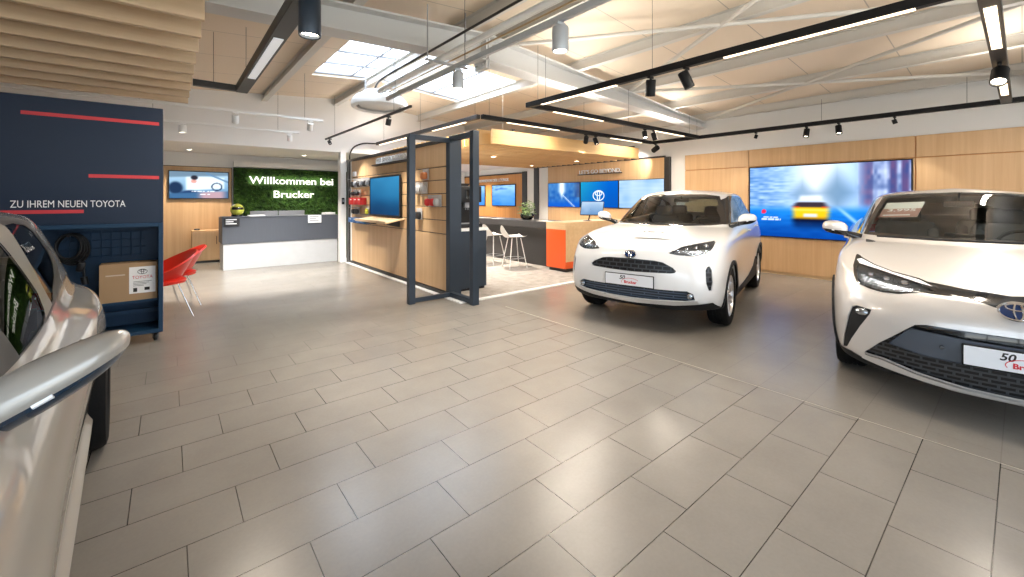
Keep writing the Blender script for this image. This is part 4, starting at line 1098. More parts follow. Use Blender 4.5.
        for x in (RIDGE_X - .02, RIDGE_X + .02): mb.box(x - .012, x + .012, y - .13, y + .13, bz(x) - .10, tz(x))
        for dy in (-.07, .07):
            for z in (bz(RIDGE_X) - .05, bz(RIDGE_X) + .10, bz(RIDGE_X) + .34): mb.cyl((RIDGE_X - .06, y + dy, z), (RIDGE_X + .06, y + dy, z), .014, n=6)
        structure(mb.build('ceiling_beam', W_BEAM))
    ibeam(4.52); ibeam(-.18)
    # purlins under the deck along the hall, one mesh each
    for x in (-2.8, -1.35, .1, 1.52, 2.93, 3.5, 4.98, 6.40, 7.75, 8.98):
        mb = MB(); t = roof_z(x)
        y0 = Y0
        for (dx0, dx1, z0, z1) in ((-.004, .004, t - .145, t), (-.05, .05, t - .15, t - .142), (-.05, .05, t - .008, t)): mb.box(x + dx0, x + dx1, y0, 9.9, z0 , z1)
        structure(mb.build('ceiling_purlin', W_PURLIN))
    # flat wind braces crossing under the purlins between beam and the street front
    def brace(p, q, name='ceiling_brace', r=.03):
        mb = MB(); mb.tube([p, q], r, n=8); structure(mb.build(name, W_PURLIN, smooth=True))
    zb = lambda x: 3.46 - .0085 * (x - 3.3) - .0073 * (x - 3.3) ** 2
    for a, b in ((3.32, 6.35), (6.40, 9.06)):
        brace((a, 4.46, zb(a)), (b, -.12, zb(b)), r=.026); brace((b, 4.44, zb(b)), (a, -.12, zb(a)), r=.026)
    # oak panelling along the right wall
    tp = structure(empty('trim_2', (X1, 0, 0)), 'oak wall panelling around the large display', 'wall panelling')
    for (a, b) in ((4.86, 3.515), (3.50, 1.075), (1.06, -1.3), (-1.315, -3.9)):
        for z0, z1 in ((.05, 2.085), (2.10, 2.435)):
            if (a, b) == (3.50, 1.075) and z0 < 1: z1 = 2.085
            mb = MB(); mb.box(-.045, -.002, b, a, z0, z1, .003); mb.build('panel', W_OAK, tp)
    mb = MB(); mb.box(-.02, -.001, -3.9, 4.86, .0, 2.43); mb.build('backing', W_OAKW, tp)
    mb = MB(); mb.box(-.03, -.001, -3.9, 4.86, .0, .05); mb.build('plinth', W_OAKT, tp)
    # white pilaster and dark frame posts of the screen bay
    for nm, y0, y1, z1, mt, d in (('trim_3', 5.22, 5.36, 2.44, W_DARKRAIL, .07), ('trim_4', 9.70, 9.92, 2.44, W_DARKRAIL, .07), ('trim_5', 10.27, 10.50, 2.36, W_DARKRAIL, .07)):
        slab(nm, X1 - d, X1 - .002, y0, y1, 0, z1, mt)
    slab('trim_6', X1 - .055, X1 - .002, 5.36, 9.70, 2.43, 2.475, W_DARKRAIL)
    slab('trim_7', X1 - .055, X1 - .002, 10.50, 14.0, 2.30, 2.345, W_DARKRAIL)
    slab('trim_8', X1 - .04, X1 - .002, 9.92, 10.27, 0, 2.40, W_WHITE)
    slab('trim_9', X1 - .04, X1 - .002, 9.30, 9.70, 0, 2.43, W_WHITE)
    slab('trim_10', X1 - .045, X1 - .002, 5.36, 9.30, 0, 2.43, W_OAK, label='oak back panel behind three screens')
    slab('trim_11', X1 - .045, X1 - .002, 10.50, 14.0, 0, 2.30, W_OAKW, label='orange toned oak back panel behind two screens')
    # carpet island and the pale strip round it
    slab('floor_carpet', 3.34, X1 - .06, 4.98, 9.9, 0.0, .012, W_CARPET)
    slab('floor_carpet_rear', 4.1, X1 - .06, 9.9, 14.0, 0.0, .012, W_CARPET)
    slab('trim_12', 3.10, X1 - .06, 4.90, 4.98, .0, .014, W_WHITEPL)
    slab('trim_13', 3.10, 3.17, 4.98, 9.75, .0, .014, W_WHITEPL)
    slab('trim_14', 3.488, 3.496, -3.9, 4.4, -.002, .0008, principled('brass joint', (.36, .32, .27), .4, .3))
    # slat wall partition
    pw = structure(empty('wall_partition', (3.20, 0, 0)), 'oak slat wall partition hung with small goods', 'partition wall')
    zs = [.06, .915, 1.12, 1.325, 1.525, 1.73, 1.93, 2.30]
    for a, b in zip(zs, zs[1:]):
        mb = MB(); mb.box(0, .05, 5.44, 9.62, a + .006, b - .006, .003); mb.build('panel', W_OAK, pw)
    mb = MB(); mb.box(.02, .12, 5.44, 9.62, .03, 2.30); mb.build('core', W_DARKRAIL, pw)
    mb = MB(); mb.box(-.03, .14, 5.44, 9.90, 2.30, 2.345); mb.box(-.02, .13, 5.44, 9.9, 0, .055); mb.build('top_rail', W_DARKRAIL, pw)
    mb = MB(); mb.box(-.03, .13, 9.70, 9.86, 0, 2.30); mb.build('end_post', W_DARKRAIL, pw)
    mb = MB(); mb.box(0.0, .10, 9.62, 9.70, 0.05, 2.30); mb.build('white_post', W_WHITE, pw)
    mb = MB(); mb.box(-.01, .19, 5.335, 5.44, 0, 2.33); mb.build('front_post', W_STEEL, pw)
# ------------------------------------------------------------------ lamps
WARM = (1.0, 0.88, 0.73); NEUT = (1.0, 0.95, 0.88)
POWER = 1.9
def area(parent, loc, size, power, col=WARM, down=True, spread=170):
    l = D.lights.new('lamp', 'AREA'); l.shape = 'RECTANGLE'; l.size, l.size_y = size; l.energy = power * POWER; l.color = col; l.spread = math.radians(spread)
    o = D.objects.new('lamp', l); COL.objects.link(o); o.parent = parent; o.location = loc
    if not down: o.rotation_euler = (PI, 0, 0)
    return o

def rail(name, label, axis, c, a, b, z, strips, mat, w=.065, h=.07, power=16, wires=(), strip_mat=None, col=WARM, up=0.0):
    """A straight hanging profile along x or y with lit strips set into its underside."""
    P = (lambda t, s, zz: (t, s, zz)) if axis == 'x' else (lambda t, s, zz: (s, t, zz))
    mid = (a + b) / 2
    r = thing(name, label, 'track light', (*P(mid, c, 0)[:2], z))
    def bx(mb, t0, t1, s0, s1, z0, z1, bev=0):
        (mb.box(t0, t1, s0, s1, z0, z1, bev) if axis == 'x' else mb.box(s0, s1, t0, t1, z0, z1, bev))
    mb = MB(); bx(mb, a - mid, b - mid, -w / 2, w / 2, 0, h, .004); mb.build('housing', mat, r)
    for (p, q) in strips:
        mb = MB(); bx(mb, p - mid, q - mid, -w * .30, w * .30, -.006, .004); mb.build('diffuser', strip_mat or W_LED, r)
        if power:
            sz = (q - p, w * .6) if axis == 'x' else (w * .6, q - p)
            area(r, P((p + q) / 2 - mid, 0, -.010), sz, power * (q - p), col)
            if up: area(r, P((p + q) / 2 - mid, 0, h + .01), sz, up * (q - p), NEUT, False)  # unseen uplight added on top to brighten the ceiling
    for t in wires:
        x, y = P(t, c, 0)[:2]
        mb = MB(); mb.cyl((*P(t - mid, 0, 0)[:2], h), (*P(t - mid, 0, 0)[:2], roof_z(x) - .15 - z), .0025 if t != 'x' else .006, n=6); mb.build('suspension_wire', W_DARKRAIL, r)
    return r

def spot(label, loc, aim, mat, r=.045, L=.15, power=60, lit=True, col=NEUT, group=None, angle=50):
    """Cylinder spotlight hung under a track at loc, its lens turned towards aim."""
    t = thing('spotlight', label, 'spotlight', loc, 0, group)
    d = (Vector(aim) - Vector(loc) - Vector((0, 0, -.12))).normalized()
    c = Vector((0, 0, -.05 - L * .42))
    mb = MB(); mb.box(-.04, .04, -.015, .015, -.022, 0, .004); mb.cyl((0, 0, -.02), (0, 0, -.06), .010, n=10); mb.build('adapter', mat, t, True)
    p0, p1 = c - d * L / 2, c + d * L / 2
    mb = MB(); q = Vector((0, 0, 1)).rotation_difference(d)
    mb.lathe([(0, -L / 2), (r * .92, -L / 2), (r, -L / 2 + .008), (r, L / 2 - .006), (r * .96, L / 2), (r * .86, L / 2 - .004), (r * .80, L / 2 - .03), (0, L / 2 - .03)], 'z', n=24)
    for v in mb.bm.verts: v.co = c + q @ v.co
    mb.build('head', mat, t, True, 35)
    mb = MB(); mb.lathe([(0, 0), (r * .80, 0)], 'z', n=20)
    for v in mb.bm.verts: v.co = c + q @ (v.co + Vector((0, 0, L / 2 - .022)))
    mb.build('lens', W_SPOTLIT if lit else W_LEDDIM, t)
    if power:
        l = D.lights.new('lamp', 'SPOT'); l.energy = power * .45 * POWER; l.spot_size = math.radians(angle); l.spot_blend = .6; l.shadow_soft_size = .04; l.color = col
        o = D.objects.new('lamp', l); COL.objects.link(o); o.parent = t; o.location = p1 + d * .01; o.rotation_euler = (-d).to_track_quat('Z', 'Y').to_euler()
    return t

def fill_downlight(x, y, z, p, label):  # fill lamp added to brighten the lobby, lounge and slat canopy
    t = thing('downlight', label, 'downlight', (x, y, z))
    mb = MB(); mb.lathe([(.045, 0), (.065, -.006), (.07, 0)], 'z', n=24); mb.build('ring', W_WHITERAIL, t, True)
    mb = MB(); mb.lathe([(0, -.001), (.045, -.001)], 'z', n=20); mb.build('lens', W_SPOTLIT, t)
    l = D.lights.new('lamp', 'SPOT'); l.energy = p * POWER; l.spot_size = math.radians(120); l.spot_blend = .8; l.shadow_soft_size = .05; l.color = WARM
    o = D.objects.new('lamp', l); COL.objects.link(o); o.parent = t; o.location = (0, 0, -.01)

def lights():
    Z = 2.72
    rail('track_rail', 'long black light track running diagonally over the parked crossovers', 'y', 3.90, .20, 4.42, Z, [(2.90, 4.12), (.46, 1.72)], W_BLACKRAIL, wires=(2.45, .4, 4.2), power=9, up=4)
    rail('track_rail', 'black light track with two lit strips crossing towards the pier of the display wall', 'x', 4.36, 3.935, 8.66, Z, [(4.36, 5.50), (7.0, 8.07)], W_BLACKRAIL, wires=(4.2, 6.2, 8.3), up=4)
    rail('track_rail', 'black light track with lit strips in front of the honey oak slat canopy', 'x', 5.46, 3.855, 8.66, Z, [(4.37, 5.60), (7.15, 8.25)], W_BLACKRAIL, wires=(4.0, 6.3, 8.4), power=7, up=3)
    rail('track_rail', 'dark light track hanging above the slat wall with two lit strips', 'y', 3.82, 5.50, 9.70, Z, [(5.88, 7.0), (8.0, 9.55)], W_DARKRAIL, wires=(5.6, 7.5, 9.3), up=4)
    rail('track_rail', 'black track along the display wall above the oak panels', 'y', 8.695, -2.0, 5.45, Z, [], W_BLACKRAIL, wires=(4.4, 2.2, 0.5), power=0)
    rail('track_rail', 'dark light track with two lit strips at top right corner', 'x', .14, 3.87, 8.66, Z, [(4.25, 5.45), (6.95, 7.95)], W_DARKRAIL, wires=(4.1, 5.8, 8.2), w=.10, power=9, up=4)
    rail('track_rail', 'dark light track with one pale unlit strip over the welcome area', 'y', .68, -1.2, 5.98, Z, [(3.77, 5.19)], W_DARKRAIL, wires=(1.0, 3.0, 5.6), power=14, strip_mat=W_LEDDIM, w=.12, h=.09)  # glow and lamp added at the strip as fill
    rail('track_rail', 'short dark track ending behind the left oak slat canopy', 'x', 5.93, .21, .62, Z, [], W_DARKRAIL, wires=(.4,), power=0)
    rail('track_rail', 'light grey track carrying two white spotlights under the pipes', 'y', 2.20, .2, 5.25, Z, [], W_GREYRAIL, wires=(1.5, 3.4, 5.0), power=0, w=.038, h=.05)
    rail('track_rail', 'thin dark track pointing at the round ceiling cassette', 'y', 2.62, 5.42, 9.55, Z, [], W_DARKRAIL, wires=(6.0, 8.9), power=0, w=.03, h=.035)
    rail('track_rail', 'white track above the welcome desk nearest the viewer', 'x', 7.36, -2.5, 1.98, Z, [], W_WHITERAIL, wires=(-.3, 1.7), power=0, w=.04, h=.035)
    rail('track_rail', 'white track nearest the green moss wall', 'x', 8.95, -2.5, 1.97, Z, [], W_WHITERAIL, wires=(-.2, 1.6), power=0, w=.04, h=.035)
    # spotlights
    S = spot
    S('left of two black spotlights hanging from the long diagonal track', (3.90, 2.47, Z), (4.3, 2.9, 0), W_BLACKRAIL, .05, .17, 25)
    S('right of two black spotlights hanging from the long diagonal track', (3.90, 2.08, Z), (4.6, 1.2, 0), W_BLACKRAIL, .05, .17, 25)
    S('black spotlight nearest the slat canopy, left of its pair', (6.36, 5.46, Z), (7.6, 7.0, 0), W_BLACKRAIL, .045, .14, 50)
    S('black spotlight nearest the slat canopy, right of its pair', (6.66, 5.46, Z), (6.9, 4.4, 0), W_BLACKRAIL, .045, .14, 40)
    S('left of two black spotlights on the track crossing to the pier', (6.70, 4.36, Z), (6.0, 3.4, 0), W_BLACKRAIL, .045, .14, 25)
    S('right of two black spotlights on the track crossing to the pier', (7.0, 4.36, Z), (7.2, 3.6, 0), W_BLACKRAIL, .045, .14, 25)
    S('black square tilted spotlight above the screen bay corner', (8.695, 5.38, Z), (9.02, 6.8, 1.9), W_BLACKRAIL, .06, .16, 110, angle=80)
    S('black cylinder spotlight left above the large display', (8.695, 2.42, Z), (8.0, 2.6, 0), W_BLACKRAIL, .045, .15, 120, col=WARM, angle=70)
    S('black cylinder spotlight right above the large display', (8.695, 1.96, Z), (8.0, 1.6, 0), W_BLACKRAIL, .045, .15, 120, col=WARM, angle=70)
    S('small black spotlight left end of the wall track', (8.695, 3.24, Z), (9.05, 4.2, .4), W_BLACKRAIL, .03, .07, 40, False)
    S('small black spotlight on the wall track towards the right edge', (8.695, 1.26, Z), (9.05, .6, .4), W_BLACKRAIL, .03, .07, 40, False)
    S('black spotlight with blue sheen between the two strips at top right', (6.05, .14, Z - .004), (4.6, .3, .6), W_BLACKRAIL, .06, .17, 20)
    S('large dark cylinder spotlight cut by the top edge of the photo', (.68, 2.82, Z), (.69, 2.83, 0), W_STEEL, .065, .24, 45, angle=50)
    S('white spotlight nearest the viewer under the light grey track', (2.20, 2.13, Z), (2.20, 2.14, 0), W_GREYRAIL, .06, .18, 110, angle=80)
    S('white spotlight in front of the rooflight under the light grey track', (2.20, 3.52, Z), (2.20, 3.6, 0), W_GREYRAIL, .055, .16, 260, angle=80)
    S('small spotlight at the far end of the thin dark track', (2.62, 9.25, Z), (3.1, 8.4, .8), W_DARKRAIL, .035, .08, 130, False, angle=80)
    S('small dark spotlight under the round ceiling cassette', (2.62, 6.2, Z), (2.5, 7.2, 0), W_DARKRAIL, .04, .10, 260, False, angle=90)
    S('white spotlight on the left of the near white track', (.76, 7.36, Z), (.9, 8.6, 0), W_WHITERAIL, .045, .12, 380, angle=80)
    S('white spotlight on the right end of the near white track', (1.78, 7.36, Z), (1.9, 8.7, 0), W_WHITERAIL, .045, .12, 380, angle=80)
    S('white spotlight on the track nearest the moss wall', (1.80, 8.95, Z), (2.1, 10.0, 0), W_WHITERAIL, .045, .12, 260, angle=80)
    S('short white cylinder spotlight left above the wall display', (.18, 8.95, Z), (.18, 9.0, 0), W_WHITERAIL, .055, .12, 260, angle=80)
    # black cord looping from the end of the hanging track down to the slat wall
    cb = MB(); pts = smooth_poly([(3.82, 9.70, 2.76), (3.74, 9.84, 2.77), (3.55, 9.88, 2.76), (3.34, 9.87, 2.66), (3.24, 9.85, 2.50), (3.22, 9.82, 2.345)], 6, False)
    cb.tube(pts, .016, n=8); tag(cb.build('power_cord', W_BLACKRAIL, smooth=True), 'black power cord arching from hanging track down to the slat wall', 'cord')
    # halo of the welcome lettering and the fill lights added to the lobby and lounge ceilings
    for i, (x, y) in enumerate(((.35, 11.6), (2.6, 11.3))): fill_downlight(x, y, 2.53, 110, ['recessed downlight in the lobby ceiling before the wall display', 'recessed downlight in the lobby ceiling behind the welcome desk'][i])
    for i, (x, y) in enumerate(((6.0, 11.5), (8.3, 12.4))): fill_downlight(x, y, 2.53, 210, ['recessed downlight in the lounge ceiling over the counter end', 'recessed downlight in the lounge ceiling before the orange wall'][i])
# ------------------------------------------------------------------ displays
def lin(c): return tuple((x / 12.92 if x <= .04045 else ((x + .055) / 1.055) ** 2.4) for x in c)
def mixc(a, b, t): t = max(0, min(1, t)); return tuple(x + (y - x) * t for x, y in zip(a, b))
def sstep(a, b, x): t = max(0, min(1, (x - a) / (b - a))); return t * t * (3 - 2 * t)
def hsh(i, j=0): return (math.sin(i * 127.1 + j * 311.7) * 43758.5453) % 1.0
def vnoise(x, y):
    i, j = math.floor(x), math.floor(y); f, g = x - i, y - j; f = f * f * (3 - 2 * f); g = g * g * (3 - 2 * g)
    return (hsh(i, j) * (1 - f) + hsh(i + 1, j) * f) * (1 - g) + (hsh(i, j + 1) * (1 - f) + hsh(i + 1, j + 1) * f) * g

def pic_street(u, v):                       # blurred street with a yellow car
    t = 1 - v
    du = u - .47
    sky = mixc((.93, .96, 1.0), (.45, .68, .95), abs(du) * 1.9 + t * .25)
    streak = vnoise(3 + abs(du) * 26 + 9, 40 * t) * .5 + vnoise(u * 9, t * 60) * .5
    c = sky
    left = sstep(.0, .26, .40 - u) * sstep(.72, .50, t)
    c = mixc(c, mixc((.20, .42, .72), (.80, .90, 1.0), streak), left * .85)
    tree = sstep(.16, .02, abs(u - .60) * .8 + abs(t - .38) * .35) + .8 * sstep(.12, .02, abs(u - .38) * .8 + abs(t - .40) * .4)
    c = mixc(c, (.20, .36, .50), min(1, tree) * .55)
    right = sstep(.68, .80, u) * sstep(.66, .48, t)
    col = mixc((.82, .86, .98), (.40, .24, .40), sstep(.45, .75, vnoise(u * 34, 3.3)))
    c = mixc(c, mixc(col, (.14, .22, .46), .75 * vnoise(u * 55, t * 16)), right * .85)
    road = sstep(.52, .66, t)
    c = mixc(c, mixc((.10, .50, .88), (.02, .26, .62), sstep(.6, 1.0, t) + .25 * (vnoise(abs(du) * 14 / (t + .1), t * 30) - .5)), road)
    lane = road * sstep(.03, .0, abs((u - .62) - (t - .6) * .55))
    c = mixc(c, (.75, .90, 1.0), lane * .7)
    # the car: a smeared tail, narrower at the roof
    y = (t - .60) / .17; wd = .62 + .38 * sstep(-.9, -.1, y); x = (u - .432) / (.112 * wd)
    jit = .12 * (vnoise(u * 6, t * 70) - .5)
    bl = sstep(1.3, .75, abs(x) + jit) * sstep(1.25, .9, abs(y))
    if bl > 0:
        k = mixc((.90, .93, .98), (.80, .86, .95), sstep(-.95, -.6, y))
        k = mixc(k, (.22, .18, .22), sstep(-.62, -.5, y)); k = mixc(k, (.98, .76, .10), sstep(-.22, -.05, y))
        k = mixc(k, (.99, .88, .40), .7 * sstep(.16, .0, abs(y - .08))); k = mixc(k, (.90, .30, .12), .8 * sstep(.10, .02, abs(y + .16)) * sstep(.55, .75, abs(x)))
        k = mixc(k, (.84, .86, .88), sstep(.5, .3, abs(x)) * sstep(.2, .08, abs(y - .52)))
        k = mixc(k, (.72, .48, .06), .6 * sstep(.55, .8, y)); k = mixc(k, (.04, .06, .14), sstep(.74, .9, y))
        c = mixc(c, k, bl)
    sh = sstep(1.3, .7, abs(x)) * sstep(.35, .0, abs(t - .80) * 3); c = mixc(c, (.02, .08, .25), sh * .7)
    if math.hypot((u - .105) * 1.77, t - .645) < .032: c = (.88, .16, .30)
    if .10 < u < .21 and .715 < t < .735 and hsh(int(u * 160)) > .25: c = (.92, .95, 1.0)
    if .085 < u < .23 and .75 < t < .765 and hsh(int(u * 200), 2) > .3: c = (.80, .88, 1.0)
    return c
def pic_cabin(u, v):                        # somebody at the wheel, out of focus
    t = 1 - v
    c = mixc((.70, .82, .90), (.34, .52, .68), t)
    win = sstep(.02, -.04, max(abs(u - .60) - .34, abs(t - .42) - .26 + (u - .6) * .12)); c = mixc(c, (.86, .93, .97), win)
    top = sstep(.16, .08, t - .10 * (1 - u)); c = mixc(c, (.42, .52, .60), top)
    pil = sstep(.05, .02, abs((t - .05) - (u - .62) * .85)) * (u > .60); c = mixc(c, (.38, .52, .66), pil)
    seat = sstep(.13, .08, math.hypot((u - .10) * .9, (t - .62) * .45)); c = mixc(c, (.12, .20, .32), seat)
    body = sstep(.22, .15, math.hypot((u - .33) * .9, (t - .95) * .75)); c = mixc(c, (.14, .24, .40), body)
    face = sstep(.10, .05, math.hypot((u - .40) * 1.5, t - .36)); c = mixc(c, (.86, .62, .58), face)
    hair = sstep(.11, .06, math.hypot((u - .41) * 1.4, t - .22)); c = mixc(c, (.16, .16, .20), hair)
    d = math.hypot((u - .80) * 1.6, t - .56); wheel = sstep(.03, .01, abs(d - .14)); c = mixc(c, (.10, .20, .34), wheel)
    dash = sstep(.74, .82, t + .1 * (u - .5)); c = mixc(c, mixc((.24, .40, .56), (.72, .60, .64), sstep(.5, .2, abs(u - .72) * 1.6)), dash)
    if .36 < u < .76 and .715 < t < .745 and hsh(int(u * 60)) > .3: c = (.95, .97, 1)
    if .50 < u < .68 and .83 < t < .87 and hsh(int(u * 60), 3) > .2: c = (.97, .97, 1)
    return c
def pic_teal(u, v): return mixc(mixc((.05, .30, .48), (.20, .52, .70), v * .9 + .25 * vnoise(u * 3, v * 4)), (.03, .16, .30), sstep(.55, .1, v) * .5 + .2 * (1 - u))
def pic_sky(u, v): return mixc(mixc((.22, .52, .90), (.62, .80, 1.0), v + .35 * (vnoise(u * 4, v * 9) - .5)), (.16, .38, .72), .7 * sstep(.6, .9, vnoise(u * 5 + 4, v * 16)) * sstep(.35, .7, v))
def pic_tunnel(u, v):
    t = 1 - v; c = mixc((.10, .34, .66), (.30, .52, .74), vnoise(abs(u - .45) * 16, t * 8))
    c = mixc(c, (.90, .96, 1.0), sstep(.16, .02, abs(u - .45) + max(0, t - .35) * .35)); c = mixc(c, (.06, .34, .75), sstep(.6, .95, t))
    c = mixc(c, (.85, .94, 1), sstep(.03, .0, abs((u - .47) - (t - .5) * .75)) * (t > .5)); return mixc(c, (.25, .20, .30), .5 * sstep(.75, 1, u) * (t < .6))
def pic_blue(u, v): return mixc(mixc((.10, .58, .74), (.02, .36, .74), u * 1.3), (.02, .24, .58), (1 - v) * .45)
def pic_pale(u, v): return mixc((.48, .66, .86), (.78, .86, .93), .25 + .7 * vnoise(u * 6, v * 3) * (.4 + .6 * v) + .25 * (vnoise(u * 2, v * 30) - .5))
def pic_tablet(u, v): return mixc((.72, .80, .88), (.34, .50, .68), (1 - v) * .7 + .3 * vnoise(u * 4, v * 3))

def display(label, cat, origin, right, w, h, fn, res=48, depth=.05, strength=1.1, bezel=.018, up=(0, 0, 1), name='tv_screen', group=None):
    """Flat screen: dark housing with the lit panel let into its front. origin is the centre of the lit face."""
    M = frame_on(origin, right, up)
    t = tag(empty(name), label, cat, group); t.matrix_world = M
    mb = MB()
    b = bezel
    for (x0, x1, y0, y1) in ((-w / 2 - b, -w / 2, -h / 2 - b, h / 2 + b), (w / 2, w / 2 + b, -h / 2 - b, h / 2 + b), (-w / 2, w / 2, h / 2, h / 2 + b), (-w / 2, w / 2, -h / 2 - b, -h / 2)): mb.box(x0, x1, y0, y1, -.012, .006)
    mb.box(-w / 2 - b, w / 2 + b, -h / 2 - b, h / 2 + b, -.026, -.010); mb.box(-w * .38, w * .38, -h * .36, h * .36, -depth, -.025, .01)
    mb.build('housing', W_BLACK, t)
    nu = res; nv = max(4, int(res * h / w))
    verts = [(-w / 2 + w * i / nu, -h / 2 + h * j / nv, 0) for j in range(nv + 1) for i in range(nu + 1)]
    faces = [(j * (nu + 1) + i, j * (nu + 1) + i + 1, (j + 1) * (nu + 1) + i + 1, (j + 1) * (nu + 1) + i) for j in range(nv) for i in range(nu)]
    me = D.meshes.new('panel'); me.from_pydata(verts, [], faces)
    at = me.color_attributes.new('picture', 'FLOAT_COLOR', 'POINT')
    for k, v in enumerate(me.vertices): at.data[k].color = (*lin(fn(v.co.x / w + .5, v.co.y / h + .5)), 1)
    link('lit_panel', me, M_SCREEN[0], t)
    return t
M_SCREEN = [None]

def letters(name, label, s, mat, origin, right, size, width, depth=.02, bold=.0, cat='lettering', bar=None):
    M = frame_on(origin, right, (0, 0, 1))
    o = text_obj(name, s, mat, M, size, None, width, depth=depth / 2, bold=bold)
    return tag(o, label, cat)

def furnish():
    M_SCREEN[0] = screen_mat('lit screen', 1.12)
    WR = (0, -1, 0); FR = (1, 0, 0)
    # ---- right wall displays
    display('very wide display on the oak wall showing a blurred street with a yellow car', 'display', (9.035, 2.295, 1.395), WR, 2.36, 1.33, pic_street, 150, .03, 1.15, .02)
    for (yc, fn, lb) in ((8.62, pic_tunnel, 'left of three joined wall screens, showing a blue road'), (7.305, pic_blue, 'middle of three joined wall screens, blue with a white emblem'), (6.0, pic_pale, 'right of three joined wall screens, pale blue picture')):
        display(lb, 'display', (9.03, yc, 1.575), WR, 1.27, .70, fn, 44, .03, 1.1, .012)
    em = MB(); Me = frame_on((9.024, 7.305, 1.545), WR, (0, 0, 1))
    for (cy, rx, ry) in ((0, .185, .135), (.055, .115, .055), (0, .045, .13)): em.tube([(rx * math.cos(2 * PI * k / 40), cy + ry * math.sin(2 * PI * k / 40), 0) for k in range(40)], .011, n=6, closed=True)
    em.bm.transform(Me); scr = [o for o in D.objects if o.get('label', '').startswith('middle of three')][0]
    e = em.build('emblem', emission('lit white emblem', (.85, .95, 1), 1.0)); e.parent = scr; e.matrix_parent_inverse = scr.matrix_world.inverted()
    display('right screen on the orange toned wood wall showing pale blue sky', 'display', (9.03, 11.5, 1.585), WR, 1.28, .70, pic_sky, 32, .03, 1.0, .03)
    display('left screen on the orange toned wood wall, half hidden behind the steel frame', 'display', (9.03, 13.25, 1.585), WR, 1.28, .70, pic_sky, 32, .03, 1.0, .03)
    letters('wall_lettering', 'white letters above the three joined wall screens', "LET'S GO BEYOND.", W_WHITEINK, (9.05, 8.02, 2.155), WR, .15, 1.42, .03, .002)
    slab('letter_rail', 9.0, 9.054, 6.56, 8.04, 2.125, 2.145, W_DARKRAIL, kind=None)  # ledge under the wall letters
    tag(D.objects['letter_rail'], 'thin dark ledge under the white letters over three screens', 'ledge')
    letters('wall_lettering', 'white letters high on the orange toned wood wall', 'WILLKOMMEN IN DER LOUNGE.', W_WHITEINK, (9.05, 13.35, 2.08), WR, .14, 2.15, .03, .002)
    # ---- slat wall: screen, tray, lettering, goods
    display('teal display on the oak slat wall above the slanted tray', 'display', (3.13, 7.62, 1.50), WR, 1.36, .70, pic_teal, 30, .06, .9, .03)
    letters('wall_lettering', 'block letters along the top of the oak slat wall', 'GELEGENHEITEN', W_WHITEPL, (3.19, 8.12, 2.125), WR, .17, 1.45, .05, .006)
    slab('letter_rail', 3.10, 3.199, 6.62, 8.16, 2.095, 2.118, W_DARKRAIL, kind=None); tag(D.objects['letter_rail.001'], 'thin dark ledge under the block letters of the slat wall', 'ledge')
    t = thing('display_tray', 'slanted oak tray on brackets under the teal display', 'tray', (3.195, 7.62, 1.06))
    mb = MB(); mb.cbox((-.17, 0, .0), (.36, 1.5, .025), (0, -.20, 0), .004); mb.build('board', W_OAKT, t)
    mb = MB(); mb.cbox((-.345, 0, -.02), (.018, 1.5, .05), (0, -.20, 0), .004); mb.build('front_edge', W_OAKT, t)
    for y in (-.55, .55): mb = MB(); mb.prism([(0, -.12), (0, 0), (-.30, -.06)], 'y', y - .01, y + .01); mb.build('bracket', W_DARKRAIL, t)
    cw = principled('pale grey pack', (.5, .48, .46), .5)
    def pack(y, z, w, h, d, col, label, kind='box', grp=None):
        o = thing('hanging_pack' if kind == 'pack' else 'goods_box', label, 'package', (3.198, y, z), 0, grp)
        mb = MB()
        if kind == 'pack':
            mb.cyl((0, 0, h * .55), (-d - .06, 0, h * .55), .004, n=6); mb.build('hook', W_GALV, o)
            mb = MB(); mb.box(-d * .3, -d * .22, -w / 2, w / 2, -h / 2, h * .62, .002); mb.build('card', cw, o)
            mb = MB(); mb.cbox((-d * .62, 0, -h * .08), (d * .7, w * .8, h * .72), None, min(d, w) * .3, 3); mb.build('content', col, o, True)
        else:
            mb.box(-d, -.002, -w / 2, w / 2, -h / 2, h / 2, .006); mb.build('carton', col, o, True)
            mb = MB(); mb.box(-d - .001, -d, -w * .36, w * .10, h * .16, h * .30); mb.build('label_print', W_WHITEPL, o)
        return o
    cg = principled('grey pack', (.22, .23, .25), .5); cb = principled('black pack', (.02, .02, .022), .5); cr = principled('red carton', (.62, .03, .03), .5); cbl = principled('blue carton', (.03, .12, .32), .5)
    co = principled('orange pack', (.62, .20, .06), .5); cy = principled('yellow green pack', (.55, .55, .05), .5)
    for i, y in enumerate((9.30, 9.12, 8.94, 8.76, 8.58, 8.40)): pack(y, 1.78, .15, .17, .13, [cb, cg, cb, cg, cb, cg][i], 'grey or black pack in the top row left of the teal display', 'pack', 'packs in the top row of the slat wall')
    for i, y in enumerate((9.30, 9.06)): pack(y, 1.575, .19, .12, .12, cb, 'black pack in the second row at the far end of the slat wall', 'pack', 'black packs in the second row')
    for i, y in enumerate((9.28, 9.03, 8.80)): pack(y, 1.40, .21, .15, .14, cr, 'red carton in the third row at the far end of the slat wall', 'box', 'red cartons on the slat wall')
    for i, y in enumerate((9.30, 9.10)): pack(y, 1.19, .16, .14, .11, cb, 'black pack in the fourth row at the far end of the slat wall', 'pack', 'black packs in the fourth row')
    pack(8.56, 1.20, .12, .15, .08, cy, 'yellow green pack beside the lower left corner of the teal display', 'pack')
    for i, y in enumerate((9.28, 9.02, 8.76, 8.52)): pack(y, .995, .23, .10, .15, cbl, 'blue carton in the lowest row of the slat wall', 'box', 'blue cartons on the slat wall')
    pack(6.04, 1.825, .19, .16, .10, co, 'orange pack hanging topmost right of the steel post', 'pack')
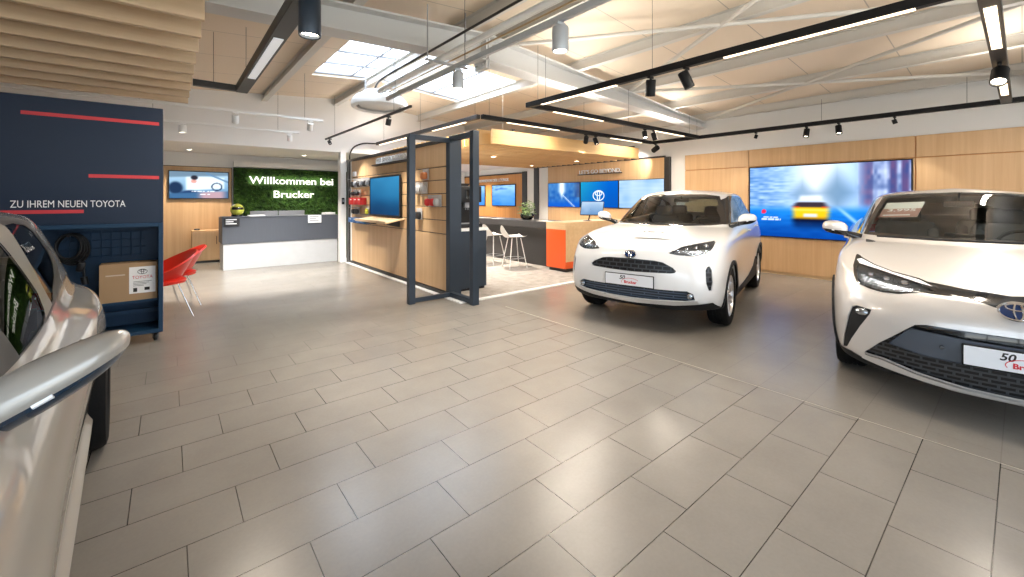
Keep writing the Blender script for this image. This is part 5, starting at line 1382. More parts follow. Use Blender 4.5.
    for i, y in enumerate((6.32, 6.18, 6.04)): pack(y, 1.61, .12, .17, .11, cw, 'pale grey pack in the row under the orange pack', 'pack', 'pale grey packs on the slat wall')
    for i, (y, c) in enumerate(((5.88, cr), (5.73, cr), (5.60, cw))): pack(y, 1.405, .13, .16, .13, c, ['red pack left in the row of three near the steel post', 'red pack in the middle of the row of three near the steel post', 'pale pack right in the row of three near the steel post'][i], 'pack')
    pack(6.27, 1.19, .19, .17, .08, cb, 'round black pack lowest on the slat wall by the steel post', 'pack')
    pack(9.36, 2.00, .14, .10, .05, W_WHITEPL, 'small white box at the top far end of the slat wall')
    # ---- steel portal frame at the end of the partition
    t = thing('steel_frame', 'dark blue grey steel portal frame standing at the end of the slat wall', 'frame', (3.22, 5.33, 0))
    def bar(nm, x0, x1, y0, y1, z0, z1): mb = MB(); mb.box(x0, x1, y0, y1, z0, z1, .004); mb.build(nm, W_STEEL, t)
    bar('post', -.69, -.60, -.045, .045, 0, 2.33); bar('post', -.05, .05, -.635, -.545, 0, 2.37)
    bar('top_rail', -.60, -.03, -.045, .0, 2.26, 2.33); bar('top_rail', -.05, .03, -.545, -.0, 2.29, 2.36)
    bar('bottom_rail', -.60, -.03, -.045, .0, .016, .08); bar('bottom_rail', -.05, .03, -.545, .0, .016, .08)
    # ---- coffee cabinet
    t = thing('cabinet', 'dark low cabinet with white top behind the steel frame', 'cabinet', (3.67, 5.78, .012))
    mb = MB(); mb.box(-.29, .29, -.30, .30, .04, .93, .004); mb.build('carcass', W_DARKPANEL if False else W_STEEL, t)
    mb = MB(); mb.box(-.27, .27, -.27, .28, 0, .04); mb.build('plinth', W_BLACK, t)
    mb = MB(); mb.box(-.31, .31, -.32, .31, .93, .975, .004); mb.build('top', W_WHITEPL, t)
    mb = MB(); mb.box(-.002, .002, -.303, -.299, .06, .91); mb.build('door_joint', W_BLACK, t)
    t = thing('coffee_machine', 'black coffee machine on the white cabinet top behind the steel frame', 'coffee machine', (3.70, 5.80, .988))
    mb = MB(); mb.box(-.24, .24, -.02, .26, 0, .66, .015); mb.box(-.24, .24, -.22, .0, .40, .66, .015); mb.box(-.24, .24, -.24, .0, 0, .06, .01); mb.build('body', W_BLACK, t, True)
    mb = MB(); mb.box(-.07, .07, -.235, -.222, .46, .60, .003); mb.build('touch_panel', M_GLOSSBLACK, t)
    mb = MB(); mb.cbox((0, -.13, .36), (.10, .07, .09), None, .01); mb.cyl((-.02, -.14, .32), (-.02, -.14, .28), .008); mb.cyl((.02, -.14, .32), (.02, -.14, .28), .008); mb.build('spout', W_GREYPL, t, True)
    mb = MB(); mb.box(-.20, .20, -.22, -.03, .06, .07); mb.build('drip_tray', W_GALV, t)
    mb = MB(); mb.prism([(-.12, 0), (.12, 0), (.15, .05), (-.15, .05)], 'y', .0, .22); mb.bm.transform(Matrix.Translation((0, 0, .66))); mb.build('bean_hopper', M_GLOSSBLACK, t)
    # ---- counter
    t = thing('lounge_counter', 'long anthracite counter with an overhanging top in the carpeted lounge', 'counter', (6.3, 8.0, .012))
    mb = MB(); mb.box(-.35, .35, -1.83, 2.4, .83, .965, .004); mb.build('top', W_DARKTOP, t)
    mb = MB(); mb.box(-.08, .28, -1.80, 2.35, .0, .83); mb.build('base', W_DARKPANEL, t)
    mb = MB(); mb.box(-.35, -.08, 2.28, 2.4, 0, .83); mb.build('end_panel', W_DARKPANEL, t)
    t = thing('counter_block', 'orange fronted wooden counter block at the near end of the anthracite counter', 'counter', (6.95, 5.89, .012))
    mb = MB(); mb.box(-1.0, 1.05, -.26, .27, .83, .975, .003); mb.box(-.985, 1.04, -.255, .265, .07, .83); mb.build('body', W_OAKT, t)
    mb = MB(); mb.box(-.998, -.98, -.256, .266, .07, .83); mb.build('orange_front', W_ORANGE, t)
    mb = MB(); mb.box(-.98, 1.04, -.2575, -.25, .07, .20); mb.build('orange_band', W_ORANGE, t)
    mb = MB(); mb.box(-.94, 1.0, -.22, .24, 0, .07); mb.build('plinth', W_DARKTOP, t)
    # bar stools
    def stool(label, x, y, rz):
        s = thing('bar_stool', label, 'stool', (x, y, .012), rz)
        def P(u, v):                                    # shell: u across, v from the front edge to the top of the back
            a = (u - .5) * 2
            if v < .5: px = .21 - .40 * (v / .5); pz = .63 + .035 * a * a + .02 * (v < .05)
            else: q = (v - .5) / .5; px = -.19 - .10 * q; pz = .63 + .04 * a * a * (1 - q) + .26 * q * (1 - .45 * a * a)
            wv = .21 * (1 - .12 * v) * (1.0 if v < .5 else (1 - .25 * ((v - .5) / .5) ** 2))
            return (px + .05 * a * a * max(0, (v - .45)), wv * a, pz)
        mb = MB(); mb.grid(P, 14, 20)
        r = bmesh.ops.solidify(mb.bm, geom=list(mb.bm.faces), thickness=.014); mb.build('seat_shell', W_WHITESHELL, s, True, 60)
        for sx, sy in ((1, 1), (1, -1), (-1, 1), (-1, -1)): mb = MB(); mb.cyl((.10 * sx, .10 * sy, .62), (.20 * sx, .20 * sy, 0), .010, .009, 10); mb.build('leg', W_WHITERAIL, s, True)
        mb = MB(); q = .172; mb.tube([(q, q, .20), (-q, q, .20), (-q, -q, .20), (q, -q, .20)], .008, n=8, closed=True); mb.build('foot_ring', W_GALV, s, True)
        return s
    stool('white bar stool nearest the orange counter block', 5.62, 6.78, -.25)
    stool('white bar stool at the counter, partly behind the steel frame', 5.55, 7.42, .15)
    # plant in a glass bowl, tablet, papers on the counter
    t = thing('potted_plant', 'small leafy plant in a glass bowl on the anthracite counter', 'plant', (6.28, 7.12, .978))
    mb = MB(); mb.lathe([(.0, .004), (.10, .004), (.15, .05), (.16, .10), (.14, .15), (.134, .15), (.154, .10), (.144, .054), (.096, .01), (0, .01)], 'z', n=28); mb.build('glass_bowl', glass('bowl glass', (.82, .9, .86)), t, True)
    mb = MB(); mb.lathe([(0, .011), (.095, .011), (.14, .055), (.146, .085), (0, .09)], 'z', n=24); mb.build('soil', principled('soil', (.06, .04, .025), .95), t, True)
    rnd = random.Random(3); mb = MB()
    for k in range(170):
        a, el = rnd.uniform(0, 2 * PI), rnd.uniform(.15, 1.45); L = rnd.uniform(.10, .36)
        c = Vector((math.cos(a) * math.cos(el) * L * .75, math.sin(a) * math.cos(el) * L * .75, .08 + math.sin(el) * L)); d = Vector((math.cos(a), math.sin(a), rnd.uniform(-.5, .4))).normalized(); s = d.cross(Vector((0, 0, 1))).normalized(); l, w = rnd.uniform(.05, .085), rnd.uniform(.015, .026)
        n = d.cross(s) * .008; V = [mb.bm.verts.new(p) for p in (c - d * l * .5, c + s * w - n, c + d * l * .5, c - s * w - n, c + n)]
        for q in ((0, 1, 4), (1, 2, 4), (2, 3, 4), (3, 0, 4)): mb.bm.faces.new([V[i] for i in q])
    mb.build('leaves', principled('leaf', (.28, .40, .17), .5, var=.5, vscale=9), t, True, normals=False)
    mb = MB()
    for k in range(14): a = 2 * PI * k / 14; mb.tube([(0.03 * math.cos(a), .03 * math.sin(a), .08), (.07 * math.cos(a), .07 * math.sin(a), .20), (.14 * math.cos(a), .14 * math.sin(a), .30 + .05 * math.sin(3 * a))], .003, n=5)
    mb.build('stems', principled('stem', (.14, .20, .07), .6), t)
    ts = thing('tablet', 'tilted tablet on a black stand on the counter block beside the white crossover', 'tablet', (6.80, 5.80, .988))
    nrm = Vector((-.80, -.42, .46)).normalized(); rgt = Vector((.66, -.75, 0)).normalized(); upv = (Vector((0, 0, 1)) - nrm * nrm.z).normalized(); rgt = upv.cross(nrm)
    cpos = Vector((6.83, 5.70, 1.255))
    M = Matrix.Translation(-ts.location) @ frame_on(cpos, rgt, upv)
    mb = MB(); mb.box(-.24, .24, -.16, .16, -.02, -.002, .006); mb.bm.transform(M); mb.build('case', W_BLACK, ts)
    me_s = display('x', 'x', (0, 0, 0), (1, 0, 0), .455, .295, pic_tablet, 12, .018, 1.0, .006, up=(0, 1, 0), name='tmp_screen')
    for ch in list(me_s.children):
        if ch.name.startswith('lit_panel'): ch.parent = ts; ch.data.transform(M); ch.matrix_parent_inverse = Matrix()
        else: D.objects.remove(ch)
    D.objects.remove(me_s)
    mb = MB(); mb.cyl((.02, -.02, .02), (.02, -.08, .25), .014, n=12); mb.lathe([(0, .0), (.09, 0), (.09, .008), (.02, .02), (0, .02)], 'z', n=24); mb.build('stand', W_BLACK, ts, True, 40)
    for i, (x, y, rz, w, h, lb) in enumerate(((6.2, 8.1, .3, .30, .21, 'white leaflet lying on the anthracite counter behind the plant'), (6.15, 8.6, -.2, .30, .21, 'white leaflet far along the anthracite counter'), (6.2, 6.45, .1, .21, .30, 'white leaflet on the anthracite counter between plant and tablet'))):
        mb = MB(); mb.box(-w / 2, w / 2, -h / 2, h / 2, 0, .004); o = mb.build('leaflet', W_PAPER); o.location = (x, y, .978); o.rotation_euler = (0, 0, rz); tag(o, lb, 'leaflet')
    # ---- canopies of oak slats
    t = thing('slat_canopy', 'pale oak slat canopy hanging at the upper left', 'ceiling canopy', (-1.7, 5.0, 2.65))
    for k in range(14):
        y = 6.68 - .395 * k - 5.0
        mb = MB(); mb.box(-1.8, 1.89, y, y + .045, 0, .30, .003); mb.build('slat', W_OAKL, t)
    for x in (-1.2, 1.2): mb = MB(); mb.box(x - .02, x + .02, -3.5, 1.75, .30, .34); mb.build('carrier_rail', W_BLACKRAIL, t)
    for (x, y) in ((-1.2, -3.0), (1.2, -3.0), (-1.2, 1.5), (1.2, 1.5)): mb = MB(); mb.cyl((x, y, .34), (x, y, roof_z(-1.7 + x) - 2.65 - .01), .004, n=6); mb.build('suspension_wire', W_DARKRAIL, t)
    t = thing('slat_canopy', 'honey coloured oak slat canopy hanging over the carpeted lounge', 'ceiling canopy', (6.5, 7.6, 2.38))
    for k in range(19):
        y = 5.68 + .205 * k - 7.6; x0 = -2.42 if k else -2.28
        mb = MB(); mb.box(x0, 1.98, y, y + .04, 0, .255, .003); mb.build('slat', W_OAKC, t)
    for x in (-1.8, 1.8): mb = MB(); mb.box(x - .02, x + .02, -1.92, 2.02, .255, .29); mb.build('carrier_rail', W_BLACKRAIL, t)
    for (x, y) in ((-1.8, -1.6), (1.8, -1.6), (-1.8, 1.8), (1.8, 1.8)): mb = MB(); mb.cyl((x, y, .29), (x, y, roof_z(6.5 + x) - 2.38 - .01), .003, n=6); mb.build('suspension_wire', W_WHITEPL, t)
    for i, (x, y) in enumerate(((7.75, 6.95), (7.75, 8.6), (5.5, 7.35), (5.2, 9.0))): fill_downlight(x, y, 2.372, 230, ['recessed downlight in the honey slat canopy before the three screens', 'recessed downlight in the honey slat canopy by its far right end', 'recessed downlight in the honey slat canopy over the bar stools', 'recessed downlight in the honey slat canopy by its far left end'][i])
    b = thing('loudspeaker', 'small black loudspeaker under the edge of the honey slat canopy', 'loudspeaker', (8.9, 9.74, 2.52))
    mb = MB(); mb.box(-.09, .09, -.11, .11, -.09, .09, .02); mb.build('body', W_BLACK, b, True); mb = MB(); mb.lathe([(0, -.004), (.06, -.002), (.07, .004)], 'x', (-.094, 0, 0), 20); mb.build('cone', W_GREYPL, b, True); mb = MB(); mb.box(.09, .19, -.03, .03, -.02, .02); mb.build('bracket', W_BLACK, b)
    # ---- round ceiling cassette and the pipe runs
    t = thing('air_cassette', 'round white and grey air cassette hanging under the rooflight', 'air conditioner', (2.72, 6.80, 2.97))
    R = .45
    mb = MB(); mb.lathe([(R * .80, -.005), (R * .90, -.03), (R, .0), (R, .07), (R * .94, .12), (R * .90, .12)], 'z', n=48); mb.build('trim_ring', W_WHITEPL, t, True, 40)
    mb = MB(); mb.lathe([(0, .015), (R * .70, .015), (R * .74, .03), (R * .74, .05)], 'z', n=40); mb.build('intake_disc', W_WHITEPL, t, True, 40)
    mb = MB(); mb.lathe([(R * .74, .04), (R * .82, .04)], 'z', n=40); mb.build('air_slot', W_BLACK, t)
    mb = MB(); mb.lathe([(R * .93, .12), (R * .84, .17), (R * .62, .22), (R * .58, .25), (0, .25)], 'z', n=40); mb.build('upper_housing', W_GALV, t, True, 30)
    for a in (0, PI / 2, PI, 3 * PI / 2): mb = MB(); x, y = R * .7 * math.cos(a + .4), R * .7 * math.sin(a + .4); mb.cyl((x, y, .20), (x, y, roof_z(2.72 + x) - 2.97 - .02), .006, n=6); mb.build('hanger_rod', W_GALV, t)
    def pipe(label, pts, r, mat, cat='pipe'):
        mb = MB(); mb.tube(smooth_poly(pts, 5, False) if len(pts) > 2 else pts, r, n=10); tag(mb.build('supply_pipe', mat, smooth=True), label, cat)
    pipe('thick white supply pipe running above the light grey track', [(2.45, .6, 3.08), (2.45, 3.5, 3.08), (2.45, 5.9, 3.08), (2.52, 6.30, 3.10)], .030, W_WHITERAIL)
    pipe('thin white supply pipe beside the thick one under the rooflight', [(2.56, .6, 3.12), (2.56, 5.9, 3.12), (2.62, 6.26, 3.13)], .018, W_WHITERAIL)
    pipe('dark cable loom strapped above the supply pipes', [(2.34, .8, 3.15), (2.34, 3.2, 3.15), (2.34, 4.40, 3.15), (2.34, 5.7, 3.15), (2.46, 6.33, 3.16)], .014, W_DARKRAIL, 'cable')
    pipe('copper coloured condensate pipe over the supply pipes', [(2.72, .8, 3.16), (2.72, 5.9, 3.16), (2.74, 6.33, 3.16)], .010, principled('tan pipe', (.5, .36, .2), .5))
    t = thing('pipe_hanger', 'galvanised bracket carrying the pipe run below the main beam', 'bracket', (2.5, 4.30, 3.02))
    mb = MB(); mb.box(-.25, .32, -.02, .02, 0, .02); mb.build('cross_bar', W_GALV, t)
    for x in (-.22, .29): mb = MB(); mb.cyl((x, 0, .0), (x, 0, roof_z(2.5 + x) - 3.02 - .01), .008, n=8); mb.build('rod', W_GALV, t)
    t = thing('pipe_hanger', 'galvanised bracket carrying the pipe run near the viewer', 'bracket', (2.5, 1.9, 3.02))
    mb = MB(); mb.box(-.25, .32, -.02, .02, 0, .02); mb.build('cross_bar', W_GALV, t)
    for x in (-.22, .29): mb = MB(); mb.cyl((x, 0, .0), (x, 0, roof_z(2.5 + x) - 3.02 - .01), .008, n=8); mb.build('rod', W_GALV, t)
    # ---- lobby: oak wall, display, cabinet, moss, desk
    ow = structure(empty('trim_15', (0, 12.30, 0)), 'oak panel wall behind the welcome display', 'wall panelling')
    for (a, b) in ((-1.9, -.62), (-.61, 1.185)): mb = MB(); mb.box(a, b, -.045, -.002, .03, 2.20, .003); mb.build('panel', W_OAK, ow)
    mb = MB(); mb.box(-1.9, 1.205, -.03, -.002, 0, 2.215); mb.build('backing', W_DARKRAIL, ow)
    display('small display on the oak wall showing a blurred driver in a car', 'display', (.56, 12.21, 1.775), FR, 1.10, .61, pic_cabin, 64, .04, 1.1, .018)
    t = thing('cupboard', 'low oak cupboard against the oak wall behind the welcome desk', 'cupboard', (.80, 11.95, 0))
    mb = MB(); mb.box(-.40, .40, -.20, .22, .05, .735, .003); mb.build('carcass', W_OAK, t); mb = MB(); mb.box(-.39, .39, -.18, .2, 0, .05); mb.build('plinth', W_DARKRAIL, t)
    for s, x0, x1 in ((1, -.395, .098), (-1, .102, .395)):
        mb = MB(); mb.box(x0, x1, -.22, -.202, .06, .70, .002); d = mb.build('door', W_OAK, t)
        hx = .05 if s == 1 else .15; mb = MB(); mb.tube([(hx, -.222, .42), (hx, -.245, .42), (hx, -.245, .60), (hx, -.222, .60)], .006, n=6); mb.build('door_handle', W_BLACK, d)
    mb = MB(); mb.lathe([(0, 0), (.05, 0), (.06, .02), (.045, .035), (0, .035)], 'z', n=20); o = mb.build('bowl', W_BLACK, smooth=True); o.location = (.50, 11.93, .737); tag(o, 'small black bowl on the left end of the low oak cupboard', 'bowl')
    mb = MB(); rnd = random.Random(5)
    nx, nz = 220, 190
    mb.grid(lambda u, v: (1.225 + 2.74 * u, 12.235 - (.035 * vnoise(u * 60, v * 48) + .03 * vnoise(u * 150 + 7, v * 120)) * (1 if 0 < u < 1 and 0 < v < 1 else 0), .02 + 2.20 * v), nx, nz)
    mo = mb.build('moss_panel', moss_mat(), smooth=False); tag(mo, 'green moss wall behind the welcome desk', 'moss wall', None, 'thing')
    mb = MB(); mb.box(1.225, 3.965, 12.236, 12.298, .0, 2.225); mb.build('backing_board', W_DARKRAIL, mo)
    letters('wall_lettering', 'lit white words in the upper line on the moss wall', 'Willkommen bei', W_LETTERLIT, (1.545, 12.155, 1.835), FR, .26, 1.99, .03, .002)
    letters('wall_lettering', 'lit white word in the lower line on the moss wall', 'Brucker', W_LETTERLIT, (2.06, 12.155, 1.485), FR, .26, .96, .03, .002)
    for lb, xc, z, w in (('upper', 2.53, 1.92, 2.0), ('lower', 2.53, 1.57, .95)):
        l = D.lights.new('letter_glow', 'AREA'); l.shape = 'RECTANGLE'; l.size, l.size_y = w, .20; l.energy = 2.0 * w; l.color = (1, .96, .82)
        o = D.objects.new('letter_glow', l); COL.objects.link(o); o.location = (xc, 12.16, z); o.rotation_euler = (PI / 2, 0, 0); o.rotation_euler = (-PI / 2, 0, PI)
        o.rotation_euler = Vector((0, 1, 0)).to_track_quat('-Z', 'Z').to_euler()
    t = thing('welcome_desk', 'long welcome desk, slate blue above and pale concrete below', 'desk', (1.97, 10.62, 0))
    mb = MB(); mb.box(-1.14, 1.12, -.42, -.36, .53, 1.06, .003); mb.box(-1.14, -1.08, -.36, .34, .53, 1.06, .003); mb.box(1.06, 1.12, -.36, .34, .53, 1.06, .003); mb.build('upper_front', W_GREYDESK, t)
    mb = MB(); mb.box(-1.12, 1.10, -.40, -.33, 0, .53, .002); mb.box(-1.12, -1.06, -.33, .34, 0, .53, .002); mb.box(1.04, 1.10, -.33, .34, 0, .53, .002); mb.build('lower_front', W_CONCRETE, t)
    mb = MB(); mb.box(-1.15, 1.13, -.43, -.08, 1.06, 1.085, .003); mb.build('counter_top', W_GREYDESK, t)
    mb = MB(); mb.box(-1.06, 1.04, -.33, .34, .72, .75); mb.build('work_top', W_OAKT, t)
    # helmet
    t = thing('racing_helmet', 'yellow green racing helmet on the left end of the welcome desk', 'helmet', (1.10, 10.35, 1.086))
    hb = MB(); hb.sphere((0, 0, .135), .13, 28, 18, (.95, 1.1, 1.0)); 
    for v in hb.bm.verts:
        if v.co.z < .03: v.co.z = .03 + (v.co.z - .03) * .1
    hb.build('shell', principled('helmet paint', (.50, .52, .06), .25, coat=.6, var=.45, vscale=16), t, True)
    mb = MB(); mb.grid(lambda u, v: ((.95 * .1325) * math.cos(PI * 1.5 + (u - .5) * 1.9) * math.cos(.05 + .42 * v), 1.1 * .1325 * math.sin(PI * 1.5 + (u - .5) * 1.9) * math.cos(.05 + .42 * v), .135 + .1325 * math.sin(.05 + .42 * v)), 20, 6); mb.build('visor', M_GLOSSBLACK, t, True)
    mb = MB(); mb.lathe([(.095, 0), (.108, .012), (.10, .032), (.09, .032)], 'z', n=28); mb.build('base_ring', W_BLACK, t, True)
    # cards on the desk front
    def card(label, x, z, w, h, mat, ink, rz=0, y=10.185, lines=2):
        c = thing('desk_sign', label, 'sign', (x, y, z)); mb = MB(); mb.box(-w / 2, w / 2, -.012, 0, -h / 2, h / 2, .002); mb.build('card', mat, c)
        mb = MB()
        for k in range(lines): mb.box(-w * .38, w * (.10 if k % 2 else .30), -.0135, -.012, h * (.28 - .26 * k), h * (.40 - .26 * k))
        mb.build('print', ink, c)
    card('black card hanging on the left front of the welcome desk', .99, .972, .27, .16, W_SIGNBLACK, W_WHITEINK, lines=3)
    card('white card on the right front of the welcome desk', 2.56, .995, .28, .17, W_PAPER, W_GREYPL, lines=3)
    for x, lb in ((1.66, 'left of two grey monitors behind the welcome desk'), (2.22, 'right of two grey monitors behind the welcome desk')):
        t = thing('monitor', lb, 'monitor', (x, 10.80, .752)); mb = MB(); mb.box(-.27, .27, 0, .03, .10, .43, .006); mb.build('back_cover', W_GREYPL, t)
        mb = MB(); mb.box(-.255, .255, .031, .033, .115, .415); mb.build('screen', M_GLOSSBLACK, t); mb = MB(); mb.box(-.03, .03, .0, .02, 0, .2); mb.box(-.10, .10, -.06, .10, 0, .012, .003); mb.build('stand', W_GREYPL, t)
    mb = MB(); mb.box(-.15, .15, -.11, .11, 0, .02); o = mb.build('paper_stack', W_PAPER); o.location = (1.45, 10.40, 1.086); tag(o, 'white paper stack on the welcome desk beside the helmet', 'paper stack')
    mb = MB(); mb.box(-.12, .12, -.09, .09, 0, .05, .005); o = mb.build('leaflet_box', W_PAPER); o.location = (2.92, 10.40, 1.086); o.rotation_euler = (0, 0, .3); tag(o, 'white leaflet box at the right end of the welcome desk', 'box')
    t = thing('light_switch', 'black switch plate on the white pier', 'switch', (3.09, 9.878, 1.40)); mb = MB(); mb.box(-.03, .03, -.012, .0, -.075, .075, .004); mb.build('plate', W_BLACK, t); mb = MB(); mb.box(-.018, .018, -.017, -.011, -.02, .04, .002); mb.build('rocker', W_GREYPL, t)
    # ---- navy mobile board
    t = thing('mobile_board', 'navy display board on castors with an open niche at the left', 'display board', (-1.55, 5.78, 0))
    X0, X1 = -1.55, 1.505
    mb = MB(); mb.box(X0, X1, -.23, .20, 1.20, 2.355, .004); mb.build('upper_panel', W_NAVY, t)
    mb = MB(); mb.box(X0, X1, .16, .20, .10, 1.20); mb.build('back_panel', W_TEAL, t)
    mb = MB(); mb.box(X1 - .035, X1, -.235, .20, .09, 1.20, .003); mb.build('side_panel', W_TEAL, t); mb = MB(); mb.box(X0, X0 + .035, -.235, .20, .09, 1.20, .003); mb.build('side_panel', W_TEAL, t)
    mb = MB(); mb.box(X0, X1 - .035, -.235, .16, .09, .125, .003); mb.build('bottom_shelf', W_TEAL, t)
    mb = MB(); mb.box(X0 + .035, X1 - .035, -.14, .16, .395, .42, .003); mb.build('shelf', W_TEAL, t)
    mb = MB(); mb.box(X0 + .035, X1 - .035, -.235, -.20, 1.16, 1.20, .002); mb.build('niche_rail', W_TEAL, t)
    mb = MB(); mb.box(X0 + .035, X1 - .035, .02, .05, .26, .30, .002); mb.build('cross_rail', W_TEAL, t)
    mb = MB()
    for k in range(9): mb.cyl((.72 + .075 * k, .145, .84), (.72 + .075 * k, .145, 1.12), .004, n=6)
    for k in range(4): mb.cyl((.70, .145, .86 + .08 * k), (1.36, .145, .86 + .08 * k), .004, n=6)
    mb.build('wire_grid', W_TEAL, t)
    for (x, y) in ((X1 - .06, -.18), (X1 - .06, .14), (X0 + .06, -.18), (X0 + .06, .14)):
        mb = MB(); mb.box(x - .03, x + .03, y - .03, y + .03, .08, .09); mb.box(x - .022, x - .016, y - .02, y + .02, .03, .085); mb.box(x + .016, x + .022, y - .02, y + .02, .03, .085); mb.lathe([(0, -.014), (.036, -.014), (.04, -.008), (.04, .008), (.036, .014), (0, .014)], 'x', (x, y, .041), 20); mb.build('castor', W_BLACK, t, True, 35)
    for (x0, x1, z) in ((-1.0, -.076, 2.197), (-.58, -.076, 1.655), (-1.15, -.612, 1.322)): mb = MB(); mb.box(x0 + 1.55, x1 + 1.55, -.234, -.229, z - .016, z + .016); mb.build('red_stripe', W_RED, t)
    text_obj('board_text', 'ZU IHREM NEUEN TOYOTA', W_WHITEINK, frame_on((-1.062 + 1.55, -.2325, 1.362), FR, (0, 0, 1)), .09, t, .735, depth=.001)
    # boxed goods in the niche
    t = thing('cardboard_box', 'brown cardboard box with a white label in the navy board niche', 'box', (-.305, 5.745, .421))
    mb = MB(); mb.box(-.215, .215, -.10, .10, 0, .375, .004); mb.build('carton', W_CARD, t)
    mb = MB(); mb.box(0.0, .20, -.1015, -.10, .07, .335); lb = mb.build('label_sheet', W_PAPER, t)
    text_obj('label_text', 'TOYOTA', M_INKRED, frame_on((.022, -.1025, .215), FR, (0, 0, 1)), .045, t, .156)
    mb = MB()
    for (rx, ry, cy) in ((.036, .024, 0), (.022, .010, .010), (.009, .023, 0)): mb.tube([(.10 + rx * math.cos(2 * PI * k / 28), -.102, .285 + cy + ry * math.sin(2 * PI * k / 28)) for k in range(28)], .0022, n=5, closed=True)
    for k in range(4): mb.box(.03, .17 - .02 * k, -.1022, -.1015, .185 - .014 * k, .189 - .014 * k)
    mb.box(.03, .06, -.1022, -.1015, .085, .125); mb.box(.115, .155, -.1022, -.1015, .095, .125); mb.build('label_print', M_INKBLACK, t)
    mb = MB()
    for (x0, x1, z) in ((-.17, -.03, .265), ): mb.box(x0, x1, -.1015, -.1, z - .006, z + .006)
    mb.build('carton_print', principled('pale print', (.55, .45, .35), .7), t)
    # charging cable coil hanging in the niche
    t = thing('charging_cable', 'coiled black charging cable hanging in the navy board niche', 'cable', (-.73, 5.74, 1.09))
    mb = MB(); mb.cyl((0, .19, 0), (0, -.04, 0), .012, n=8); mb.build('hook', W_BLACK, t)
    for k in range(4):
        rr = .105 + .010 * k
        mb = MB(); mb.tube([(rr * .8 * math.sin(2 * PI * i / 36) + .006 * k, .03 * k - .03, -rr * 1.1 + .012 + rr * 1.1 * math.cos(2 * PI * i / 36)) for i in range(36)], .011, n=8, closed=True); mb.build('cable_loop', W_BLACK, t, True)
    mb = MB(); mb.tube([(.07, -.02, -.24), (.10, -.03, -.32), (.10, -.02, -.40)], .011, n=8); mb.build('cable_end', W_BLACK, t, True)
    mb = MB(); mb.cbox((.08, -.03, -.30), (.06, .05, .10), (.1, .2, .1), .02); mb.cyl((.10, -.03, -.40), (.11, -.03, -.47), .026, n=14); mb.build('plug', W_BLACK, t, True)
    # ---- red chairs
    def red_chair(label, x, y, rz):
        s = thing('tub_chair', label, 'chair', (x, y, 0), rz)
        # shell: a tub whose rim climbs from the front (local +x) to the back (local -x)
        def P(u, v):
            a = 2 * PI * u; bk = (1 - math.cos(a)) / 2
            rim = .50 + .29 * bk ** 1.3; r = v ** .8
            z = .40 + (rim - .40) * max(0, (v - .42) / .58) ** 1.25
            k = .30 * r * (1 - .10 * (1 - v)); lean = -.07 * bk * max(0, (v - .4) / .6)
            return (k * math.cos(a) * .95 + lean + (0.02 if v < 1 else 0), k * math.sin(a), z)
        mb = MB(); mb.grid(P, 36, 14, close_u=True); bmesh.ops.remove_doubles(mb.bm, verts=mb.bm.verts, dist=1e-4)
        bmesh.ops.solidify(mb.bm, geom=list(mb.bm.faces), thickness=.022); mb.build('tub_shell', W_REDSHELL, s, True, 60)
        mb = MB(); mb.lathe([(0, .475), (.20, .475), (.235, .455), (.23, .42), (0, .415)], 'z', n=28); mb.build('seat_cushion', W_REDSHELL, s, True, 50)
        for sx, sy in ((1, 1), (1, -1), (-1, 1), (-1, -1)): mb = MB(); mb.cyl((.12 * sx, .12 * sy, .41), (.25 * sx, .22 * sy, 0), .009, .007, 10); mb.build('leg', M_CHROME, s, True)
        return s
    red_chair('red tub chair nearest the navy board', -.06, 6.62, PI + .25)
    red_chair('red tub chair behind the other one, further from the navy board', .06, 7.25, PI + .15)
    # ---- sheets on the cars
    def on_car(pose): return Matrix.Translation((pose[0], pose[1], 0)) @ Matrix.Rotation(pose[2], 4, 'Z')
    M0 = on_car(COUPE['pose'])
    tl, tr, br, bl = [M0 @ Vector(p) for p in ((-1.29, -.547, 1.412), (-1.175, -.266, 1.425), (-.893, -.317, 1.283), (-1.018, -.59, 1.273))]
    rg, up = ((tr - tl) + (br - bl)) / 2, ((tl - bl) + (tr - br)) / 2; n = rg.cross(up).normalized()
    w, h = rg.length, up.length; o = (tl + tr + br + bl) / 4 - n * .022
    t = tag(empty('price_sheet'), 'white and mauve price sheet behind the windscreen of the pearl crossover', 'sign'); t.matrix_world = frame_on(o, rg, up)
    mb = MB(); mb.box(-w / 2, w / 2, -h / 2, h / 2, -.001, .001); mb.build('sheet', W_PAPER, t)
    mb = MB(); mb.box(-w / 2, w / 2, -h / 2, .02, .0012, .002); mb.build('price_field', principled('mauve print', (.42, .24, .22), .6), t)
    text_obj('price_text', '3.995', W_WHITEINK, Matrix.Translation((-w * .36, -.038, .0026)), .075, t, w * .72, bold=.001)
    mb = MB(); mb.box(-w * .40, w * .30, -h * .40, -h * .33, .0022, .0028); mb.build('price_line', W_WHITEINK, t)
    M0 = on_car(SUV['pose'])
    a, b, c, d = [M0 @ Vector(p) for p in ((.15, -.128, 1.038), (.504, -.069, .979), (.512, .341, .974), (.162, .312, 1.034))]
    rg, up = ((c - b) + (d - a)) / 2, ((a - b) + (d - c)) / 2; n = rg.cross(up).normalized(); w, h = rg.length, up.length
    t = tag(empty('info_sheet'), 'white paper sheet lying on the bonnet of the white compact crossover', 'paper sheet'); t.matrix_world = frame_on((a + b + c + d) / 4 + n * .017, rg, up)
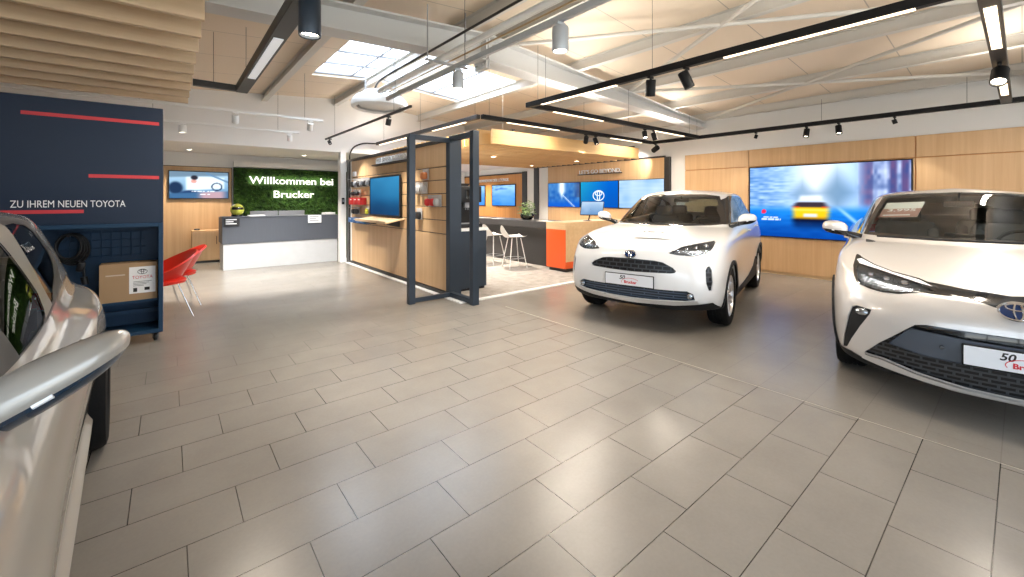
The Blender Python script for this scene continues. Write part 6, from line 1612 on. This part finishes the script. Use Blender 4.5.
    mb = MB(); mb.grid(lambda u, v: (-w / 2 + w * u, -h / 2 + h * v, -.012 * (abs(u - .45) * 2) ** 2 * .6), 10, 6); bmesh.ops.solidify(mb.bm, geom=list(mb.bm.faces), thickness=.0015); mb.build('sheet', W_PAPER, t, True)
    for x0, x1, y0, y1 in ((-.155, -.13, .07, .10), (-.10, -.02, .07, .10), (.055, .085, .06, .09)): mb = MB(); mb.box(x0, x1, y0, y1, .0022, .0034); mb.build('printed_word', M_INKBLACK, t)
    mb = MB(); mb.tube([(-.19, -.11, .002), (.19, -.11, .0), (.19, .13, .0), (-.19, .13, .002)], .0025, n=4, closed=True); mb.build('printed_border', W_GREYPL, t)
def camera_and_world():
    cam = D.cameras.new('camera'); c = D.objects.new('camera', cam); COL.objects.link(c)
    c.location = (0, 0, EYE); c.rotation_euler = (PI / 2, 0, -(PI / 2 - TH))
    cam.sensor_width = 36; cam.lens = 36 * FPX / 1024; cam.shift_y = -(288.5 - HORIZON) / 1024; cam.clip_start = .02; cam.clip_end = 200
    SC.camera = c
    w = D.worlds.new('World'); SC.world = w; w.use_nodes = True; nt = w.node_tree
    bg = nt.nodes['Background']; bg.inputs['Strength'].default_value = 1.5
    tc = nt.nodes.new('ShaderNodeTexCoord'); sp = nt.nodes.new('ShaderNodeSeparateXYZ'); nt.links.new(tc.outputs['Generated'], sp.inputs[0])
    cr = nt.nodes.new('ShaderNodeValToRGB'); e = cr.color_ramp.elements
    mp = nt.nodes.new('ShaderNodeMapRange'); mp.inputs['From Min'].default_value = -1; nt.links.new(sp.outputs['Z'], mp.inputs['Value'])
    e[0].position = .47; e[0].color = (2.5, 2.45, 2.35, 1); e[1].position = .53; e[1].color = (1.5, 1.75, 2.1, 1)
    x = e.new(1.0); x.color = (7.0, 7.5, 8.2, 1)
    nt.links.new(mp.outputs['Result'], cr.inputs['Fac']); nt.links.new(cr.outputs['Color'], bg.inputs['Color'])
    vs = SC.view_settings; vs.view_transform = 'Standard'; vs.look = 'None'; vs.gamma = 1; vs.use_curve_mapping = False; vs.exposure = 0.36
camera_and_world(); room(); lights(); furnish(); cars()
